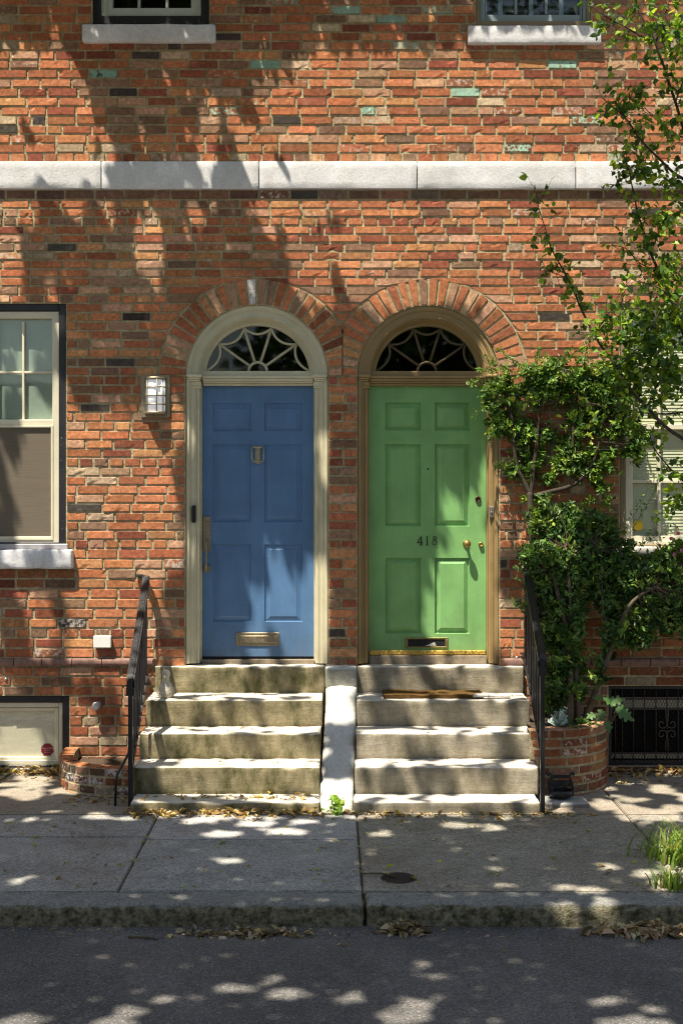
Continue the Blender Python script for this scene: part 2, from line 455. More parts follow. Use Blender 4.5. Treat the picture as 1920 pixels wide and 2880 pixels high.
def brick_arrays(quads, cols, paints, mapf=None, proud=.0040, rough=1.0):
    """quads (n,4,2): bl,br,tr,tl in (s,z)"""
    q = np.asarray(quads, float); n = len(q)
    L = np.maximum(np.linalg.norm(q[:, 1] - q[:, 0], axis=1), np.linalg.norm(q[:, 2] - q[:, 3], axis=1)); H = np.maximum(np.linalg.norm(q[:, 3] - q[:, 0], axis=1), np.linalg.norm(q[:, 2] - q[:, 1], axis=1))
    e = .0034
    eu = np.clip(e / np.maximum(L, 1e-3), 0, .35); ev = np.clip(e / np.maximum(H, 1e-3), 0, .35)
    us = np.stack([np.zeros(n), eu, .2 + 0 * eu, .4 + 0 * eu, .6 + 0 * eu, .8 + 0 * eu, 1 - eu, np.ones(n)], 1)
    vs = np.stack([np.zeros(n), ev, .5 + 0 * ev, 1 - ev, np.ones(n)], 1)
    nu, nv = 8, 5
    uu = np.repeat(us[:, None, :], nv, 1); vv = np.repeat(vs[:, :, None], nu, 2)
    B = q[:, 0][:, None, None] * (1 - uu)[..., None] + q[:, 1][:, None, None] * uu[..., None]
    T = q[:, 3][:, None, None] * (1 - uu)[..., None] + q[:, 2][:, None, None] * uu[..., None]
    S = B * (1 - vv)[..., None] + T * vv[..., None]
    rim = np.zeros((nv, nu), bool); rim[0] = rim[-1] = True; rim[:, 0] = rim[:, -1] = True
    r1 = np.zeros((nv, nu), bool); r1[1, 1:-1] = r1[-2, 1:-1] = True; r1[1:-1, 1] = r1[1:-1, -2] = True
    S += rng.normal(0, .0007 * rough, S.shape) * (~rim)[None, :, :, None]
    dep = -(proud + rng.uniform(-.0022, .0035, n) * rough)[:, None, None] * np.ones((n, nv, nu))
    dep += rng.normal(0, .00032 * rough, dep.shape)
    dep += (rng.normal(0, .0015 * rough, n)[:, None, None] * (vv - .5) + rng.normal(0, .0020 * rough, n)[:, None, None] * (uu - .5))
    chip = (rng.random(dep.shape) < .04 * rough) & r1[None]
    dep = np.where(chip, dep + rng.uniform(.002, .007, dep.shape), dep)
    dep = np.where(rim[None], .0062, dep)
    P = S.reshape(-1, 2); d = dep.reshape(-1)
    if mapf is None: V = np.stack([P[:, 0], d, P[:, 1]], 1)
    else: V = mapf(P[:, 0], P[:, 1], d)
    idx = np.arange(nv * nu).reshape(nv, nu)
    f = np.stack([idx[:-1, :-1], idx[:-1, 1:], idx[1:, 1:], idx[1:, :-1]], -1).reshape(-1, 4)
    F = (np.arange(n)[:, None, None] * (nv * nu) + f[None]).reshape(-1, 4)
    C = np.repeat(cols, nv * nu, 0).reshape(n, nv, nu, 3)
    lime = np.array((.52, .46, .34)) * rng.uniform(.7, 1.1, (n, nv, nu, 1)); k_ = (.30 + .6 * rng.random((n, nv, nu, 1)))
    C = np.where(rim[None, :, :, None], C * (1 - k_) + lime * k_, C).reshape(-1, 3); Pt = np.repeat(paints, nv * nu, 0)
    return V, F, C, Pt

SMOOTH = [None]
def join_arrays(parts):
    Vs, Fs, Cs, Ps, mi, off = [], [], [], [], [], 0
    for V, F, C, Pt, m in parts:
        Vs.append(V); Fs.append(F + off); Cs.append(C); Ps.append(Pt); mi.append(np.full(len(F), m)); off += len(V)
    F = np.vstack(Fs); mi = np.concatenate(mi)
    # crisp facets everywhere
    nb = len(parts[0][1]) // 28; pat = np.zeros((4, 7), bool); pat[:] = False
    SMOOTH[0] = np.zeros(len(F), bool); SMOOTH[0][:nb * 28] = np.tile(pat.reshape(-1), nb)
    return np.vstack(Vs), F, {'bcol': np.vstack(Cs), 'bpaint': np.vstack(Ps)}, mi

def zpx(py): return EYE - (py - VY) / PXM
def xpx(px): return (px - VX) / PXM

def course_lines():
    """photo heights of the bed joints, top to bottom"""
    segs = [(-260.0, 66.0, 13), (66, 116, 2), (116, 456, 13), (534, 562, 1), (562, 853, 12), (853, 1543, 27), (1543, 1600, 2), (1600, 1850, 9), (1850, 1875, 1), (1875, 1957, 3), (1957, 2182, 8), (2182, 2236, 2)]
    rows = []
    for a, b, n in segs:
        for i in range(n): rows.append((a + (b - a) * i / n, a + (b - a) * (i + 1) / n))
    return rows
ROWS = course_lines()
RECTS = [(-190, 186, 853, 1600), (-210, 203, 1543, 1600), (-190, 195, 1957, 2182), (260, 588, -400, 116), (231, 605, 66, 116), (1338, 1662, -400, 116), (1316, 1690, 68, 118),
         (1742, 2110, 853, 1543), (1728, 2126, 1543, 1571.5), (1710, 2110, 1930, 2154), (522, 922, 1057.5, 1875), (1005, 1402, 1057.5, 1875)]
ARCH = [(722.0, 1057.5, 200.0, 277.2), (1203.5, 1057.5, 198.5, 277.2)]
WL, WR = -700.0, 2650.0
MIDX = (ARCH[0][0] + ARCH[0][3] + ARCH[1][0] - ARCH[1][3]) / 2

def blocked(r):
    top, bot = r
    out = []
    mid = (top + bot) / 2
    for x0, x1, y0, y1 in RECTS:
        if y0 - 1 < mid < y1 + 1: out.append([x0, x1, x0, x1])
    for cx, cy, ri, ro in ARCH:
        if mid < cy:
            def hw(y):
                d = cy - y
                return math.sqrt(max(ro * ro - d * d, 0)) if d < ro else 0.0
            hb, ht = hw(bot), hw(top)
            if hb > 0: out.append([cx - hb, cx + hb, cx - ht, cx + ht])
    out.sort(key=lambda a: (a[0] + a[1]))
    res = []
    for b in out:
        if res and b[0] < res[-1][1] and b[2] < res[-1][3]:
            res[-1][1] = max(res[-1][1], b[1]); res[-1][3] = max(res[-1][3], b[3]); res[-1][0] = min(res[-1][0], b[0])
        elif res and b[0] < res[-1][1]:
            m = (b[0] + res[-1][1]) / 2; res[-1][1] = m; b[0] = m; res.append(b)
        else: res.append(b)
    return res

def build_wall(house):
    quads, mort = [], []
    hdr = {26, 27}
    for ri, (top, bot) in enumerate(ROWS):
        free = []; cur = (WL, WL)
        for b0, b1, t0, t1 in blocked((top, bot)):
            free.append((cur[0], b0, cur[1], t0)); cur = (b1, t1)
        free.append((cur[0], WR, cur[1], WR))
        jit = rnd(-15, 15)
        header = ri in (27,) or (ri > 30 and ri % 9 == 4)
        pitch = 44.0 if header else 84.0
        off = (pitch / 2 if ri % 2 else 0) + jit
        for l0, r0, l1, r1 in free:
            if max(r0 - l0, r1 - l1) < 6: continue
            mort.append((l0, r0, l1, r1, top, bot))
            lo, hi = max(l0, l1), min(r0, r1)
            k0 = math.floor((lo - off) / pitch) - 1
            cuts = []
            x = off + k0 * pitch
            while x < hi:
                if x > lo: cuts.append(x + rnd(-4, 4))
                # an occasional half brick
                x += pitch if rng.random() > .10 or header else pitch * .5
            cuts = [c for c in cuts if c - lo > 20 and hi - c > 20]
            xs0 = [l0] + cuts + [r0]; xs1 = [l1] + cuts + [r1]
            for i in range(len(xs0) - 1):
                g = 2.8 + rnd(-.6, .6)
                dz0, dz1 = rnd(-.8, .8), rnd(-.8, .8)
                q = [(xs0[i] + g, bot - 2.4 + dz0), (xs0[i + 1] - g, bot - 2.4 + dz0), (xs1[i + 1] - g, top + 2.1 + dz1), (xs1[i] + g, top + 2.1 + dz1)]
                if q[1][0] - q[0][0] < 2 and q[2][0] - q[3][0] < 2: continue
                if q[1][0] < q[0][0]: m = (q[1][0] + q[0][0]) / 2; q[0] = (m - .5, q[0][1]); q[1] = (m + .5, q[1][1])
                if q[2][0] < q[3][0]: m = (q[2][0] + q[3][0]) / 2; q[3] = (m - .5, q[3][1]); q[2] = (m + .5, q[2][1])
                quads.append([(xpx(a), zpx(b)) for a, b in q])
    quads = np.array(quads)
    cx = quads[:, :, 0].mean(1); cz = quads[:, :, 1].mean(1)
    c, p = brick_colors(cx, cz, len(quads))
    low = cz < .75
    c[low] *= np.array((.80, .80, .82)); shade_dk = (cz < 1.2) & (cx > 1.45); c[shade_dk] *= .62  # right end: deep shade low on the wall put into the brick colour
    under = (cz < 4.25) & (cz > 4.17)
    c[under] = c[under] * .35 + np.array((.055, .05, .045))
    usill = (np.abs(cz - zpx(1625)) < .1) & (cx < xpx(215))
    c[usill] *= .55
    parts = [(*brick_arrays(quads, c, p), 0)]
    # mortar: one shallow block per run of bricks
    V, F = [], []
    for l0, r0, l1, r1, top, bot in mort:
        pts = [(xpx(l0), zpx(bot)), (xpx(r0), zpx(bot)), (xpx(r1), zpx(top)), (xpx(l1), zpx(top))]
        b = len(V)
        for a, z in pts: V.append((a, .0030, z))
        for a, z in pts: V.append((a, .11, z))
        F += [(b, b + 1, b + 2, b + 3), (b, b + 4, b + 5, b + 1), (b + 1, b + 5, b + 6, b + 2), (b + 2, b + 6, b + 7, b + 3), (b + 3, b + 7, b + 4, b)]
    V = np.array(V); F = np.array(F)
    parts.append((V, F, np.zeros((len(V), 3)), np.zeros((len(V), 4)), 1))
    V, F, at, mi = join_arrays(parts)
    np_mesh('brick_wall', V, F, [M['brick'], M['mortar']], house, SMOOTH[0], at, mi)
    # arches
    for ai, (cx0, cy0, ri, ro) in enumerate(ARCH):
        n = 28
        quads, V, F = [], [], []
        for i in range(n):
            a0, a1 = math.pi * i / n, math.pi * (i + 1) / n
            def pt(a, r, clip=True):
                x = cx0 + math.cos(a) * r
                if ai == 0 and x > MIDX - 1: r = (MIDX - 1 - cx0) / math.cos(a)
                if ai == 1 and x < MIDX + 1: r = (MIDX + 1 - cx0) / math.cos(a)
                return (xpx(cx0 + math.cos(a) * r), zpx(cy0 - math.sin(a) * r))
            g = 2.7
            ga, gb = g / ri, g / ro
            rr = ro - rnd(2, 6)
            q = [pt(a1 - ga, ri + rnd(0, 3)), pt(a0 + ga, ri + rnd(0, 3)), pt(a0 + gb, rr), pt(a1 - gb, rr)]
            quads.append([q[0], q[3], q[2], q[1]] if False else [q[0], q[1], q[2], q[3]])
            b = len(V)
            for y in (.0010, .11):
                for p_ in (pt(a1, ri), pt(a0, ri), pt(a0, ro), pt(a1, ro)): V.append((p_[0], y, p_[1]))
            F += [(b, b + 1, b + 2, b + 3), (b, b + 4, b + 5, b + 1)]
        quads = np.array(quads)
        # long side along the radius: rotate corners so that u runs along it
        quads = quads[:, [1, 2, 3, 0]]
        c, p = brick_colors(quads[:, :, 0].mean(1), np.full(n, 3.0), n, [.30, .26, .10, .18, .10, .06, .0, .0])
        if ai == 0: p[n // 2] = (.62, .60, .58, .62)
        c *= .95
        V = np.array(V)
        parts = [(*brick_arrays(quads, c, p, proud=.006), 0), (V, np.array(F), np.zeros((len(V), 3)), np.zeros((len(V), 4)), 1)]
        V, F, at, mi = join_arrays(parts)
        np_mesh('brick_arch', V, F, [M['brick'], M['mortar']], house, SMOOTH[0], at, mi, label='radial brick arch above the %s door' % ('blue', 'green')[ai])

def vnoise(p, s): return mnoise.noise(Vector(p) * s)

def stone_block(mb, x0, x1, y0, y1, z0, z1, r=.012, cell=.05, amp=.003, seed=0.0, mi=0, shear=None, freq=9.0):
    """rounded, slightly uneven stone block"""
    nx, ny, nz = (max(2, int(math.ceil((b - a) / cell))) for a, b in ((x0, x1), (y0, y1), (z0, z1)))
    def lin(a, b, n):
        t = [a, a + r * .35, a + r] + [a + r + (b - a - 2 * r) * i / n for i in range(1, n)] + [b - r, b - r * .35, b]
        return t
    X, Y, Z = lin(x0, x1, nx), lin(y0, y1, ny), lin(z0, z1, nz)
    vd = {}
    def vert(x, y, z):
        k = (round(x, 5), round(y, 5), round(z, 5))
        if k not in vd:
            c = Vector((min(max(x, x0 + r), x1 - r), min(max(y, y0 + r), y1 - r), min(max(z, z0 + r), z1 - r)))
            d = Vector((x, y, z)) - c
            p = c + d.normalized() * r if d.length > 1e-9 else Vector((x, y, z))
            nrm = d.normalized() if d.length > 1e-9 else Vector((0, 0, 1))
            q = p + Vector((seed, seed * 1.7, seed * .3))
            w = amp * (vnoise(q, freq) + .5 * vnoise(q, freq * 3.1) + .3 * vnoise(q, freq * 9))
            edge = sum(1 for v_ in (abs(d.x), abs(d.y), abs(d.z)) if v_ > 1e-6)
            if edge >= 2: w -= amp * 2.2 * max(0, vnoise(q, freq * 1.7) + .1)
            p = p + nrm * w
            if shear: p = shear(p)
            vd[k] = mb.bm.verts.new(p)
        return vd[k]
    def face(grid):
        for i in range(len(grid) - 1):
            for j in range(len(grid[0]) - 1):
                vs = [grid[i][j], grid[i + 1][j], grid[i + 1][j + 1], grid[i][j + 1]]
                if len(set(vs)) == 4:
                    f = mb.bm.faces.new(vs); f.smooth = True; f.material_index = mi
    for y in (y0, y1): face([[vert(x, y, z) for z in Z] for x in X])
    for x in (x0, x1): face([[vert(x, y, z) for z in Z] for y in Y])
    for z in (z0, z1): face([[vert(x, y, z) for y in Y] for x in X])
    return mb

# ------------------------------------------------------------------ the setting
SL = .014
def slope(p): return Vector((p.x, p.y, p.z + SL * p.y))
KY0, KY1 = -2.87, -2.66
def build_setting():
    mb = MB(); mb.quad([(-80, -80, -.30), (80, -80, -.30), (80, 60, -.30), (-80, 60, -.30)])
    tag(mb.build('ground', M['dirt']), kind='structure')
    # pavement: concrete slabs with real joints
    mb = MB()
    def slab(x0, x1, y0, y1, mi, dz=0.0):
        g = .005
        r = bmesh.ops.create_cube(mb.bm, size=1.0)
        for v in r['verts']:
            x = (x0 + g) if v.co.x < 0 else (x1 - g); y = (y0 + g) if v.co.y < 0 else (y1 - g); z = dz + (0 if v.co.z > 0 else -.1)
            v.co = Vector((x, y, z + SL * y))
        for f in {f for v in r['verts'] for f in v.link_faces}: f.material_index = mi
        es = list({e for v in r['verts'] for e in v.link_edges if all(abs(w.co.z - SL * w.co.y - dz) < .01 for w in e.verts)})
        q = bmesh.ops.bevel(mb.bm, geom=es, offset=.006, segments=2, affect='EDGES')
        for f in q['faces']: f.material_index = mi
    xs = [-9, -6.6, -4.1, -1.093, .163, 1.875, 4.0, 6.5, 9]
    for i in range(len(xs) - 1):
        a, b = xs[i], xs[i + 1]
        if abs(a + 1.093) < .01:
            slab(a, b, -1.73, -1.17, 2); slab(a, b, KY1, -1.73, 1)
        elif abs(b + 1.093) < .01:
            slab(a, b, -1.67, -1.17, 1, -.002); slab(a, b, KY1, -1.67, 1, -.004)
        elif a > .1 and a < 1.9: slab(a, b, KY1, -1.17, 0, -.003)
        else: slab(a, b, KY1, -1.17, (1 if i < 3 else 0))
    for a, b in ((-9, -5.2), (-5.2, -2.33), (-2.33, 1.875), (1.875, 4.6), (4.6, 9)): slab(a, b, -1.17, .2, 3, -.002)
    tag(mb.build('pavement', [M['conc_a'], M['conc_b'], M['conc_c'], M['conc_d']]), kind='structure')
    mb = MB(); mb.quad([(-9, KY1, -.052), (9, KY1, -.052), (9, .1, -.014), (-9, .1, -.014)])
    tag(mb.build('joint_dirt', M['dirt']), kind='structure')
    # kerb stones
    mb = MB()
    for a, b, s in ((-6.2, -3.4, 1), (-3.4, .165, 2), (.175, 3.3, 3), (3.31, 6.2, 4)):
        stone_block(mb, a + .003, b - .003, KY0, KY1 - .004, -.30, -.037, .022, .028, .010, s * 3.3, freq=14)
    tag(mb.build('kerb', M['kerb']), kind='structure')
    # road, gently cambered, with the worn gutter strip
    mb = MB()
    ys = [(-2.85, -.150), (-3.02, -.150), (-3.035, -.153), (-3.05, -.148), (-4.0, -.135), (-5.5, -.11), (-7, -.135), (-9.4, -.16)]
    nx = 60
    grid = [[mb.bm.verts.new((-30 + 60 * i / nx, y, z)) for y, z in ys] for i in range(nx + 1)]
    for i in range(nx):
        for j in range(len(ys) - 1): mb.bm.faces.new((grid[i][j], grid[i][j + 1], grid[i + 1][j + 1], grid[i + 1][j]))
    tag(mb.build('road', M['asphalt']), kind='structure')
    mb = MB(); mb.box(-30, 30, -12.4, -9.4, -.3, -.03); 
    tag(mb.build('far_pavement', M['conc_b']), kind='structure')
build_setting()

# ------------------------------------------------------------------ the house
house = thing('brick_house', 'red brick row house front with a blue and a green arched door', 'house', (0, 0, 0))
build_wall(house)

# dark rooms behind the openings
mb = MB()
x0, x1, z0, z1 = xpx(WL), xpx(WR), -.2, zpx(-260)
mb.quad([(x0, 2.2, z0), (x1, 2.2, z0), (x1, 2.2, z1), (x0, 2.2, z1)])
for z in (z0, .74, 4.2, z1): mb.quad([(x0, .10, z), (x1, .10, z), (x1, 2.2, z), (x0, 2.2, z)])
for x in (x0, xpx(350), 0.05, xpx(1560), x1): mb.quad([(x, .16, z0), (x, 2.2, z0), (x, 2.2, z1), (x, .16, z1)])
mb.build('room', M['dark'], house)

# string course of pale stone blocks
mb = MB()
edges = [-700, -599, -156, 287, 729, 1172, 1616, 2060, 2503, 2650]
for i in range(len(edges) - 1):
    a, b = xpx(edges[i]) + .004, xpx(edges[i + 1]) - .004
    stone_block(mb, a, b, -.032, .10, zpx(533) - .002 * (i % 2), zpx(457), .004, .06, .0009, i * 2.1)
mb.box(xpx(WL), xpx(WR), .004, .09, zpx(534), zpx(456))
mb.build('string_course', M['lime'], house)

# water table: row of round-nosed bricks
M['plum'] = mat_plain('purple_brown_brick', (.22, .13, .105), .75, .3, 30)
for a0, a1 in ((-700, 438), (1412, 2650)):
    mb = MB()
    x = a0
    while x < a1 - 30:
        b = min(x + 82 + rnd(-3, 3), a1)
        A, B = xpx(x) + .003, xpx(b) - .003
        zt, zb = zpx(1851), zpx(1873.5)
        pr = [(.02, zb)] + [(-.026 * math.sin(math.pi * t / 8) ** .6 - .002, zb + (zt - zb) * (1 - math.cos(math.pi * t / 8)) / 2) for t in range(9)] + [(.02, zt)]
        mb.prism(pr, 'x', A, B)
        x = b
    mb.build('water_table', M['plum'], house)

# ---- windows ------------------------------------------------------
def rect_frame(mb, px0, px1, py0, py1, w, y0, y1, bev=.003, sides='lrtb', wb=None, mi=0):
    """picture-frame of four members; w in metres; positions are photo measures on the plane y0"""
    (xa, za), (xb, zb) = U(px0, py1, y0), U(px1, py0, y0)
    wb = wb or w
    if 'l' in sides: mb.box(xa, xa + w, y0, y1, za, zb, bev, mi)
    if 'r' in sides: mb.box(xb - w, xb, y0, y1, za, zb, bev, mi)
    if 't' in sides: mb.box(xa + w, xb - w, y0 + .0005, y1, zb - w, zb, bev, mi)
    if 'b' in sides: mb.box(xa + w, xb - w, y0 + .0005, y1, za, za + wb, bev, mi)

def sheet(name, px0, px1, py0, py1, y, mat, parent, label=None):
    (xa, za), (xb, zb) = U(px0, py1, y), U(px1, py0, y)
    mb = MB(); mb.quad([(xa, y, za), (xb, y, za), (xb, y, zb), (xa, y, zb)])
    return mb.build(name, mat, parent, label)

def bars(mb, vs, hs, px0, px1, py0, py1, w, y0, y1):
    for v in vs:
        xa, za = U(v, py1, y0); _, zb = U(v, py0, y0); mb.box(xa - w / 2, xa + w / 2, y0, y1, za, zb, .002)
    for h in hs:
        xa, z = U(px0, h, y0); xb, _ = U(px1, h, y0); mb.box(xa, xb, y0 + .0015, y1, z - w / 2, z + w / 2, .002)

# ground floor, left: black surround, cream sash, screen on the lower half
mb = MB(); rect_frame(mb, -190, 186, 853, 1545, .052, .028, .10); win = mb.build('window', M['blackp'], house, 'tall cream sash window with an insect screen over its lower half')
mb = MB(); rect_frame(mb, -168, 167, 876, 1528, .050, .045, .12)
(xa, zt), (xb, zb) = U(-150, 1180, .05), U(150, 1196, .05); mb.box(xa, xb, .050, .11, zb, zt, .004)
bars(mb, (-84, -9, 66), (1047,), -150, 148, 905, 1182, .017, .072, .10)
mb.build('sash', M['cream'], win)
mb = MB(); rect_frame(mb, -150, 150, 1196, 1519, .016, .040, .062, .002); mb.build('screen_frame', M['cream'], win)
sheet('pane', -150, 148, 895, 1515, .092, M['glass'], win)
sheet('insect_screen', -148, 147, 1198, 1516, .056, M['screen'], win)
mb = MB()
bars(mb, (-84, -9, 66), (1350,), -150, 148, 1196, 1515, .017, .080, .098); mb.build('glazing_bar', M['cream'], win)
mb = MB()
n = 60
for i in range(n):
    u0, u1 = -165 + 330 * i / n, -165 + 330 * (i + 1) / n
    ya = .106 + .002 * math.sin(i * .5); yb = .106 + .002 * math.sin((i + 1) * .5)
    a, b = U(u0, 1540, .17), U(u1, 870, .17); mb.quad([(a[0], ya, a[1]), (b[0], yb, a[1]), (b[0], yb, b[1]), (a[0], ya, b[1])])
mb.build('reflection_curtain', M['reflection_curtain'], win, smooth=True)  # green of the trees mirrored in the panes put into this curtain
mb = MB(); (xa, za), (xb, zb) = U(-205, 1544, -.03), U(190, 1530, -.03); mb.box(xa, xb, -.022, .06, za - .003, zb, .006); mb.build('wooden_sill', M['greysill'], win)
mb = MB(); (xa, za), (xb, zb) = U(-212, 1600, -.06), U(203, 1546, -.06); stone_block(mb, xa, xb, -.065, .10, za, zb, .014, .05, .005, 4.4); mb.build('window_sill', M['lime'], win)

# basement, left
mb = MB(); rect_frame(mb, -190, 195, 1957, 2182, .05, .020, .10, wb=.075); win = mb.build('basement_window', M['blackp'], house, 'low cream basement window with pale board inside and maroon sticker')
mb = MB(); rect_frame(mb, -172, 179, 1976, 2152, .034, .035, .12); rect_frame(mb, -158, 165, 1990, 2148, .026, .052, .12, wb=.05); mb.build('sash', M['cream'], win)
sheet('pane', -155, 158, 2000, 2130, .072, M['glass'], win)
mb = MB(); (xa, za), (xb, zb) = U(-158, 2140, .08), U(160, 1996, .08); mb.box(xa, xb, .08, .10, za, zb); mb.build('board', M['board'], win)
mb = MB(); (xa, za), (xb, zb) = U(-185, 2182, .0), U(182, 2160, 0); mb.box(xa, xb, -.012, .03, za, zb, .006); mb.build('window_sill', mat_paint('dark_sill_paint', (.05, .05, .055), .35, .2), win)

# first floor, left
mb = MB(); rect_frame(mb, 260, 588, -420, 67, .060, .025, .10); win = mb.build('window', M['blackp'], house, 'upper sash window in a black surround with dark panes')
mb = MB(); rect_frame(mb, 285, 569, -400, 54, .034, .045, .12, wb=.02); rect_frame(mb, 298, 556, -390, 49, .048, .062, .12, wb=.07)
bars(mb, (391, 470), (-110, -250), 300, 556, -390, 22, .018, .070, .10); mb.build('sash', M['cool'], win)
sheet('pane', 300, 555, -390, 45, .095, M['glass'], win)
mb = MB(); (xa, za), (xb, zb) = U(231, 116, -.05), U(605, 67, -.05); stone_block(mb, xa, xb, -.05, .10, za, zb, .010, .05, .003, 8.8); mb.build('window_sill', M['lime'], win)

# first floor, right with shutters inside
mb = MB(); rect_frame(mb, 1338, 1662, -420, 71, .032, .015, .10); win = mb.build('window', M['brownp'], house, 'upper sash window in a brown surround with slatted shutters inside')
mb = MB(); rect_frame(mb, 1350, 1651, -410, 70, .034, .040, .12, wb=.016); rect_frame(mb, 1363, 1636, -400, 66, .014, .055, .12, wb=.064)
bars(mb, (1450, 1535), (-110, -250), 1366, 1630, -390, 40, .020, .065, .10); mb.build('sash', M['bluegrey'], win)
sheet('pane', 1366, 1632, -395, 60, .098, M['glass'], win)
mb = MB()
for cx in (1385, 1408, 1495, 1491, 1580, 1612): pass
for cx, w in ((1406, 13), (1492, 13), (1577, 13)):
    (xa, za), (xb, zb) = U(cx - w / 2, 60, .14), U(cx + w / 2, -400, .14); mb.box(xa, xb, .138, .16, za, zb, .002)
mb.build('shutter_stile', M['shutter'], win)
mb = MB()
for k in range(26):
    (xa, za), (xb, zb) = U(1366, 52 - k * 18, .16), U(1632, 36 - k * 18, .16); mb.quad([(xa, .165, za), (xb, .165, za), (xb, .185, zb + .012), (xa, .185, zb + .012)])
mb.build('shutter_slats', mat_plain('dark_shutter', (.055, .065, .075), .6, .15, 20), win)
mb = MB(); (xa, za), (xb, zb) = U(1316, 121, -.05), U(1690, 71, -.05); stone_block(mb, xa, xb, -.05, .10, za, zb, .007, .05, .0016, 12.1, freq=16); mb.build('window_sill', M['lime'], win)

# ground floor, right, with blinds
mb = MB(); rect_frame(mb, 1742, 2110, 853, 1545, .036, .012, .10); win = mb.build('window', M['brownp'], house, 'cream sash window with lowered blinds behind the foliage')
mb = MB(); rect_frame(mb, 1757, 2096, 868, 1535, .036, .035, .12); rect_frame(mb, 1770, 2084, 880, 1530, .020, .05, .12, wb=.06)
(xa, zt), (xb, zb) = U(1770, 1192, .05), U(2084, 1208, .05); mb.box(xa, xb, .050, .11, zb, zt, .004)
bars(mb, (1852, 1930, 2008), (1035, 1354), 1772, 2082, 885, 1515, .022, .066, .10); mb.build('sash', M['cream'], win)
sheet('pane', 1772, 2083, 884, 1518, .082, M['glass'], win)
mb = MB()
k = 0; py = 890
while py < 1525:
    (xa, za), (xb, zb) = U(1768, py + 9.5, .13), U(2088, py, .13); mb.quad([(xa, .100, za), (xb, .100, za), (xb, .106, zb + .001), (xa, .106, zb + .001)]); py += 9.2
mb.build('blind', M['blind'], win)
mb = MB(); (xa, za), (xb, zb) = U(1728, 1562, -.05), U(2126, 1538, -.05); stone_block(mb, xa, xb, -.06, .10, za, zb, .010, .05, .004, 15.0); mb.build('window_sill', mat_paint('white_sill_paint', (.66, .63, .56), .6, .12, .2), win)

# basement, right: iron grille in a deep opening
mb = MB(); rect_frame(mb, 1710, 2110, 1930, 2156, .022, .015, .10); win = mb.build('basement_grille', M['iron'], house, 'black iron grille over the basement opening')
mb = MB()
for px in (1728, 1748, 1779, 1811, 1843, 1874, 1905, 1937, 1968, 2000, 2032, 2064, 2090):
    a = P3(px, 2146, .03); b = P3(px, 1938, .03); mb.tube([a, b], .0045, 6)
for py in (1966, 1994, 2118, 2143): mb.bar([P3(1716, py, .03), P3(2104, py, .03)], .010, .012)
mb.build('grille_bars', M['rust'], win)
M['fadediron'] = mat_metal('faded_iron', (.10, .085, .075), .6, .2)
for cx in (1874, 2032):
    mb = MB()
    for sx in (-1, 1):
        for sy, c0 in ((1, 2066), (-1, 2036)):
            pts = []
            for t in range(26):
                a = t / 25 * 3.6 * math.pi / 1.6
                r = 3 + 13 * t / 25
                pts.append(P3(cx + sx * (14 - r * math.cos(a)), c0 + sy * (r * math.sin(a)) * 1.0, .022))
            pts.append(P3(cx + sx * 4, c0 + sy * 46, .022))
            mb.tube(pts, .0035, 5)
    mb.build('scrollwork', M['fadediron'], win)
mb = MB()
for k in range(-22, 46):
    for sg in (-1, 1):
        h = 208.0
        xa = 1716 + k * 8.7; xb = xa + sg * h * .5
        pts = [P3(xa + sg * h * .5 * t / 12, 1938 + h * t / 12, .045) for t in range(13)]
        pts = [p for p in pts if xpx(1716) < p.x < xpx(2100)]
        if len(pts) > 1: mb.bar(pts[:: max(1, len(pts) - 1)] if len(pts) > 2 else pts, .0025, .0025, up=(0, 1, 0))
mb.build('wire_mesh', M['iron'], win)
mb = MB()
for a, b in ((1962, 1990), (2120, 2133), (2140, 2146)):
    (xa, za), (xb, zb) = U(1716, b, .085), U(2104, a, .085); mb.box(xa, xb, .085, .10, za, zb)
mb.build('inner_slat', M['board'], win)

# ---- doors --------------------------------------------------------
def door_leaf(name, px0, px1, py0, py1, cols, rows, Y, mat, inset, deep, raise_, label):
    mb = MB()
    xs = [px0, cols[0][0], cols[0][1], cols[1][0], cols[1][1], px1]
    zs = [py0] + [v for r_ in rows for v in r_] + [py1]
    def q(a, b, c, d, ys):
        return [Vector((*U(x, y, Y),)) for x, y in ((a, d), (b, d), (b, c), (a, c))]
    def ringf(r0, r1):
        for i in range(4):
            mb.quad([r0[i], r0[(i + 1) % 4], r1[(i + 1) % 4], r1[i]])
    def rect(a, b, c, d, off, y):
        (xa, za), (xb, zb) = U(a, d, Y), U(b, c, Y)
        return [(xa + off, y, za + off), (xb - off, y, za + off), (xb - off, y, zb - off), (xa + off, y, zb - off)]
    for i in range(5):
        for j in range(len(zs) - 1):
            a, b, c, d = xs[i], xs[i + 1], zs[j], zs[j + 1]
            if i in (1, 3) and j % 2 == 1:
                r = [rect(a, b, c, d, 0, Y), rect(a, b, c, d, .0045, Y + deep), rect(a, b, c, d, .012, Y + deep), rect(a, b, c, d, inset, Y + deep - raise_), rect(a, b, c, d, inset + .005, Y + deep - raise_ - .003)]
                for u, v in zip(r, r[1:]): ringf(u, v)
                mb.quad(r[-1])
            else:
                mb.quad(rect(a, b, c, d, 0, Y))
    (xa, za), (xb, zb) = U(px0, py1, Y), U(px1, py0, Y)
    o = [(xa, za), (xb, za), (xb, zb), (xa, zb)]
    for i in range(4):
        (a, c), (b, d) = o[i], o[(i + 1) % 4]
        mb.quad([(a, Y, c), (b, Y, d), (b, Y + .045, d), (a, Y + .045, c)])
    bmesh.ops.remove_doubles(mb.bm, verts=mb.bm.verts[:], dist=.0004)
    return mb.build(name, mat, house, label)

